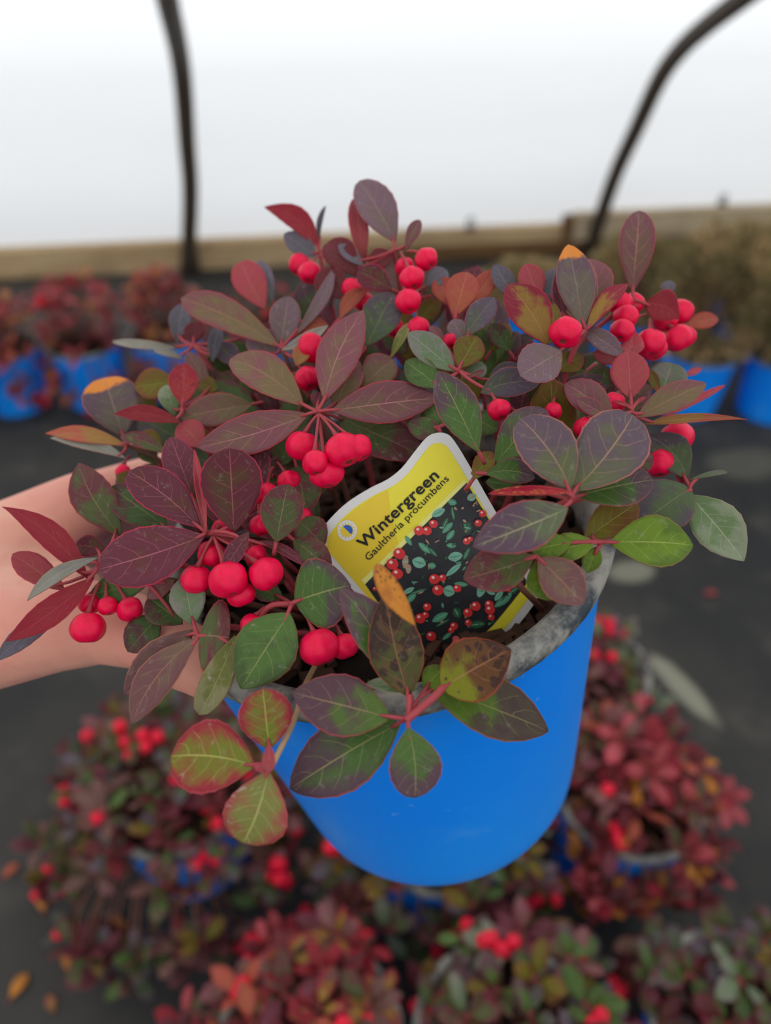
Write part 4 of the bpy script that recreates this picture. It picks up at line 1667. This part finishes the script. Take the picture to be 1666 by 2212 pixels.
def bg_leaf(mat, k):
    key = (mat, k)
    if key not in BGL:
        m_, a_, b_, f_, c_ = SH[k]
        me = leaf_mesh(Vector((0, 0, 0)), Vector((1, 0, 0)), Vector((0, 0, 1)), 1.0, 0.56, m_, a_, b_, 0.02 * (k - 1), f_, c_, nt=6, nv=2, thick=.012,
                       teeth=0, seed=k * 3.3, petiole=([Vector((-.14, 0, -.02)), Vector((.04, 0, .01))], .03))
        for mm in (PAL[mat], PAL[mat + '/u'], M_STEM):
            me.materials.append(mm)
        BGL[key] = me
    return BGL[key]


BGB = berry_mesh(9)
BGB.materials.append(M_BERRY2)
BGB.materials.append(M_CALYX)
vs, fs = lathe(wall_profile(), 36, lambda x, y, z: Vector((x, y, z + POT_H)))
BG_POT = mesh('pot', vs, fs)
BG_POT.materials.append(M_BLUE)
vs, fs = lathe(RIM_PROFILE, 36, lambda x, y, z: Vector((x, y, z + POT_H)))
BG_RIM = mesh('rim', vs, fs)
BG_RIM.materials.append(M_RIM)
vs = [(0.0745 * math.cos(2 * math.pi * j / 24), 0.0745 * math.sin(2 * math.pi * j / 24), POT_H - 0.018) for j in range(24)]
BG_SOIL = mesh('soil', vs, [tuple(range(24))], False)
BG_SOIL.materials.append(M_SOIL)

MIX_RED = ['rose', 'red', 'coral', 'mauve', 'maroon', 'red_olive', 'maroon_green', 'dark_red', 'brown_mauve', 'dark_red']
MIX_FAR = ['rose', 'rose', 'red', 'coral', 'mauve', 'pink', 'maroon', 'red_olive', 'coral_olive', 'brown_mauve']
MIX_MAR = ['maroon', 'mauve', 'maroon_green', 'green_purple', 'slate_green', 'dark_red', 'brown_mauve', 'green', 'deep_green', 'slate_purple', 'olive', 'maroon_dark', 'deep_green']
MIX_GRN = ['green', 'green_purple', 'slate_green', 'deep_green', 'maroon_green', 'maroon', 'mauve', 'slate_purple', 'deep_green', 'purple_green', 'olive', 'grey_green', 'maroon_dark']
MIX_PNK = ['rose', 'mauve', 'brown_mauve', 'coral', 'orange_dead', 'maroon', 'red', 'maroon_green', 'dark_red', 'dark_red', 'pink']


def bg_base(px, py, z=0.2):
    q_ = on_z(px, py, z)
    return Vector((q_.x, q_.y, 0))


BGQ = []


def sides(loc, spread):
    out = []
    for (_, b, sp) in BGQ:
        v = Vector((b.x - loc.x, b.y - loc.y, 0))
        d_ = v.length
        if 1e-4 < d_ < 0.5:
            lim = d_ * spread / (spread + sp)
            lim = min(max(lim, 0.086), d_ - 0.086) if d_ > 0.172 else d_ / 2
            out.append((v / d_, lim))
    return out


def join_leaves(places, root):
    vs, fs, mi, uvs, mats = [], [], [], [], []
    for (_, me, p_, q1, sc_) in places:
        M = Matrix.LocRotScale(p_, q1, sc_)
        o_ = len(vs)
        vs += [M @ v.co for v in me.vertices]
        ul = me.uv_layers['leaf'].data
        for pl in me.polygons:
            m_ = me.materials[pl.material_index]
            if m_ not in mats:
                mats.append(m_)
            fs.append(tuple(o_ + x for x in pl.vertices))
            mi.append(mats.index(m_))
            for li in pl.loop_indices:
                uvs += list(ul[li].uv)
    me = mesh('foliage', vs, fs, True, mi)
    me.uv_layers.new(name='leaf').data.foreach_set('uv', uvs)
    return tag(make_obj('foliage', me, root, mats), kind='stuff')


def bg_plant(loc, label_, mix, seed, spread=0.135, *a, **k):
    BGQ.append((lambda: build_plant(loc, label_, mix, seed, spread, *a, **k), loc, spread))


def build_plant(loc, label_, mix, seed, spread=0.135, height=0.085, sprigs=32, berries=7, size=0.0285, skirt=18):
    sprigs += skirt
    r = random.Random(seed)
    root = empty('potted_wintergreen', loc, label_, 'potted plant')
    pt = make_obj('pot', BG_POT, root)
    make_obj('rim', BG_RIM, pt)
    make_obj('soil', BG_SOIL, root)
    sd = sides(loc, spread)
    svs, sfs = [], []
    nodes = []
    for i in range(sprigs):
        f = (i + 0.5) / (sprigs - skirt) if i < sprigs - skirt else .9
        rad = spread * math.sqrt(f) * r.uniform(.85, 1.08)
        an = i * 2.39996 + r.uniform(-.25, .25)
        q_ = rad / spread
        z = POT_H + height * (1 - q_ ** 2) * r.uniform(.85, 1.15) - (.055 * (q_ - .62) / .38 * r.uniform(.4, 1.3) if q_ > .62 else 0)
        nd = Vector((rad * math.cos(an), rad * math.sin(an), z))
        if i >= sprigs - skirt:
            rad = spread * r.uniform(.90, 1.14)
            an = (i - sprigs + skirt) * 2 * math.pi / skirt + r.uniform(-.2, .2)
            nd = Vector((rad * math.cos(an), rad * math.sin(an), r.uniform(.035, .115)))
        for (u_, lim) in sd:
            e_ = nd.dot(u_)
            if e_ > lim - .010:
                nd -= u_ * (e_ - lim + .010 + r.random() * .018)
        nodes.append((nd, an, rad))
        s = Vector((0.35 * nd.x, 0.35 * nd.y, POT_H - .02))
        ctrl = Vector((0.75 * nd.x, 0.75 * nd.y, max(nd.z, POT_H + .03)))
        tv, tf = tube_data(bez(s, ctrl, nd, 4), .0016, 5)
        o_ = len(svs)
        svs += tv
        sfs += [tuple(o_ + x for x in f_) for f_ in tf]
    st = make_obj('stems', mesh('stems', svs, sfs), root, [M_STEM_DARK])
    places = []
    for (nd, an, rad) in nodes:
        mt0 = r.choice(mix)
        for j in range(r.choice((5, 6, 6, 7))):
            aa = an + j * 2 * math.pi / 6 + r.uniform(-.4, .4)
            el = r.uniform(-.25, .9)
            d = Vector((math.cos(aa) * math.cos(el), math.sin(aa) * math.cos(el), math.sin(el)))
            mt = mt0 if r.random() < .55 else r.choice(mix)
            for (u_, lim) in sd:
                if (nd + d * size * 1.2).dot(u_) > lim and d.dot(u_) > 0:
                    d = d - u_ * 2 * d.dot(u_)
            me = bg_leaf(mt, r.randrange(3))
            p_ = nd + d * .004 - UP * r.uniform(0, .012)
            q1 = d.to_track_quat('X', 'Z') @ Matrix.Rotation(r.uniform(-.6, .6), 3, 'X').to_quaternion()
            k = size * r.uniform(.75, 1.15)
            places.append(((p_ + Vector(loc) - CAM).length, me, p_, q1, Vector((k, k * r.uniform(.85, 1.1), k))))
    places.sort(key=lambda q_: q_[0])
    for (_, me, p_, q1, sc_) in places[:290]:
        o = make_obj('leaf', me, root, (), p_)
        o.rotation_mode = 'QUATERNION'
        o.rotation_quaternion = q1
        o.scale = sc_
    if len(places) > 290:
        join_leaves(places[290:], root)
    order = sorted(nodes, key=lambda q_: r.random())
    for (nd, an, rad) in order[:int(berries * 1.8)]:
        for j in range(r.choice((1, 2, 3, 3, 4))):
            bp = nd + Vector((r.uniform(-.013, .013), r.uniform(-.016, .008), r.uniform(-.004, .014)))
            for (u_, lim) in sd:
                bp -= u_ * max(0, bp.dot(u_) - lim + .008)
            o = make_obj('berry', BGB, root, (), bp)
            k = r.uniform(.0058, .0076)
            o.scale = (k, k, k)
            o.rotation_euler = (r.uniform(-.4, .4), r.uniform(-.4, .4), r.random() * 6)
    return root


bg_plant(bg_base(365, 1655, .19), 'wide wintergreen of mixed maroon and green leaves on the floor under the hand', MIX_MAR, 1, .145, .08, 58, 14, skirt=50)
bg_plant(bg_base(950, 1735, .18), 'mixed green wintergreen standing on the floor right under the held pot', MIX_GRN, 2, .145, .07, 46, 12, skirt=26)
bg_plant(bg_base(660, 2200, .2), 'coral red wintergreen on the floor beside the greenest one', MIX_RED, 3, .11, .08, 32, 8)
bg_plant(bg_base(1105, 2215, .19), 'greenest dark-leaved wintergreen on the floor beside the coral red one', MIX_GRN, 4, .12, .08, 34, 7)
bg_plant(bg_base(1375, 1660, .19), 'pinkish red wintergreen with some orange dry leaves on the floor beside the held pot', MIX_PNK, 5, .108, .075, 46, 4, skirt=38)
bg_plant(bg_base(1278, 1392, .19), 'sparse wintergreen with long berry sprays on the floor behind the pinkish red one', MIX_GRN, 6, .085, .06, 20, 9)
bg_plant(bg_base(1640, 2190, .19), 'green and pink wintergreen on the floor at the corner by the pale dry leaf', MIX_GRN, 8, .105, .075, 30, 4)
bg_plant(bg_base(-15, 700, .2), 'red-leaved wintergreen in a blue pot, last of the red row beyond the straight hoop', MIX_FAR, 9, .115, .11, 32, 3, .034)
bg_plant(bg_base(165, 690, .2), 'dull red wintergreen second in the red row from the straight hoop', MIX_FAR, 10, .115, .13, 34, 1, .034)
bg_plant(bg_base(345, 672, .2), 'dull red wintergreen standing in front of the foot of the straight hoop', MIX_FAR, 11, .115, .125, 34, 1, .034)
bg_plant(bg_base(560, 640, .2), 'shaded maroon wintergreen at the long pale board between the two hoops', MIX_MAR, 12, .12, .07, 26, 3)
bg_plant(bg_base(880, 600, .2), 'shaded green wintergreen at the long pale board between the two hoops', MIX_GRN, 13, .12, .06, 26, 3)

# fine-leaved shrubs by the bent hoop
M_FINE = plain('fine_olive_foliage', rgb(140, 128, 88), 0.7, 0.2, 0.5, 14)
M_FINE2 = plain('fine_brown_tips', rgb(182, 154, 112), 0.7, 0.2, 0.4, 14)


def shrub(loc, label_, seed, rx=0.19, hz=0.23):
    BGQ.append((lambda: build_shrub(loc, label_, seed, rx, hz), loc, rx))


def build_shrub(loc, label_, seed, rx, hz):
    sd = sides(loc, rx)
    r = random.Random(seed)
    root = empty('potted_shrub', loc, label_, 'shrub')
    pt = make_obj('pot', BG_POT, root)
    make_obj('rim', BG_RIM, pt)
    make_obj('soil', BG_SOIL, root)
    vs, fs = [], []
    for i in range(14):
        an = i * 2.4
        e = Vector((math.cos(an) * rx * .7, math.sin(an) * rx * .7, POT_H + hz * r.uniform(.5, .9)))
        tv, tf = tube_data(bez(Vector((0, 0, POT_H - .02)), Vector((e.x * .3, e.y * .3, POT_H + hz * .5)), e, 5), .003, 5)
        o_ = len(vs)
        vs += tv
        fs += [tuple(o_ + x for x in f_) for f_ in tf]
    make_obj('branches', mesh('branches', vs, fs), root, [M_STEM_DARK])
    vs, fs, mi = [], [], []
    for i in range(5200):
        th = r.random() * 6.2832
        cz = r.uniform(-.75, 1)
        rr = (r.random() ** .33)
        rr = 0.55 + 0.45 * rr
        lump = 1 + .22 * noise.noise(Vector((math.cos(th) * 2.5, math.sin(th) * 2.5, cz * 2.5 + seed)))
        s = math.sqrt(1 - cz * cz)
        c = Vector((s * math.cos(th) * rx * rr * lump, s * math.sin(th) * rx * rr * lump, POT_H + hz * .48 + cz * hz * .55 * rr * lump))
        d = Vector((s * math.cos(th) + r.uniform(-.5, .5), s * math.sin(th) + r.uniform(-.5, .5), cz + r.uniform(0, .9))).normalized()
        for (u_, lim) in sd:
            e_ = c.dot(u_)
            if e_ > lim - .004:
                c -= u_ * (e_ - lim + .004 + r.random() * .03)
            if (c + d * .026).dot(u_) > lim and d.dot(u_) > 0:
                d = d - u_ * 2 * d.dot(u_)
        w_ = d.orthogonal().normalized()
        w_ = (Matrix.Rotation(r.random() * 6.28, 3, d) @ w_) * r.uniform(.0016, .003)
        ln = r.uniform(.012, .026)
        k = len(vs)
        vs += [c - w_, c + w_, c + d * ln * .6 + w_ * 1.1, c + d * ln, c + d * ln * .6 - w_ * 1.1]
        fs.append((k, k + 1, k + 2, k + 3, k + 4))
        mi.append(1 if (noise.noise(c * 14) > .1 and r.random() < .7) or r.random() < .2 else 0)
    fo = make_obj('foliage', mesh('foliage', vs, fs, False, mi), root, [M_FINE, M_FINE2])
    tag(fo, kind='stuff')
    return root


shrub(bg_base(1530, 705, .2), 'bushy fine-leaved olive shrub in a blue pot by the bent hoop', 21, .12, .25)
shrub(bg_base(1720, 715, .2), 'bushy fine-leaved brownish shrub in a blue pot beside the olive shrub', 22, .12, .25)
shrub(bg_base(1370, 630, .2), 'fine-leaved shrub in a blue pot in front of the bent hoop foot', 23, .12, .17)
shrub(bg_base(1625, 590, .2), 'fine-leaved shrub in a blue pot behind the two front shrubs', 24, .12, .15)
shrub(bg_base(1150, 610, .2), 'low dark shrub in a blue pot at the joint of the wall boards', 25, .12, .08)

for (fn, _, _) in BGQ:
    fn()

# dry leaves lying on the floor
for i, (px, py, ang, ln, mat, lab) in enumerate((
        (150, 2100, 1.9, .026, 'orange_dead', 'dry orange fallen leaf lying alone on the dark fabric near two tan leaves'),
        (24, 2160, 1.2, .027, 'orange_dead', 'large tan fallen leaf on the dark fabric by the floor edge'),
        (118, 2188, 2.2, .020, 'coral_olive', 'small pale brown fallen leaf between the two tan leaves'),
        (272, 2016, 2.4, .025, 'orange_dead', 'bright orange-brown fallen leaf just in front of the wide maroon plant'),
        (96, 1972, 2.0, .028, 'orange_dead', 'dull orange fallen leaf half under the wide maroon plant'),
        (222, 1985, .4, .020, 'brown_mauve', 'small dark brown fallen leaf beside the wide maroon plant'),
        (1520, 1286, .1, .024, 'rose', 'pinkish fallen leaf lying alone on the grey fabric'),
        (1498, 1912, 1.6, .027, 'olive_green', 'pale tan fallen leaf on the fabric near the pinkish red plant'),
        (1580, 1996, 2.3, .025, 'green', 'small green fallen leaf on the fabric near the corner plant'),
        (8, 1900, 1.0, .022, 'coral', 'rusty fallen leaf on the fabric just outside the wide maroon plant'))):
    q_ = on_z(px, py, 0)
    q_.z = 0.0035
    o = make_obj('fallen_leaf', bg_leaf(mat, i % 3), None, (), q_)
    o.rotation_euler = (0, 0, ang)
    o.scale = (ln, ln, ln)
    tag(o, lab, 'leaf', 'fallen leaves on the floor')
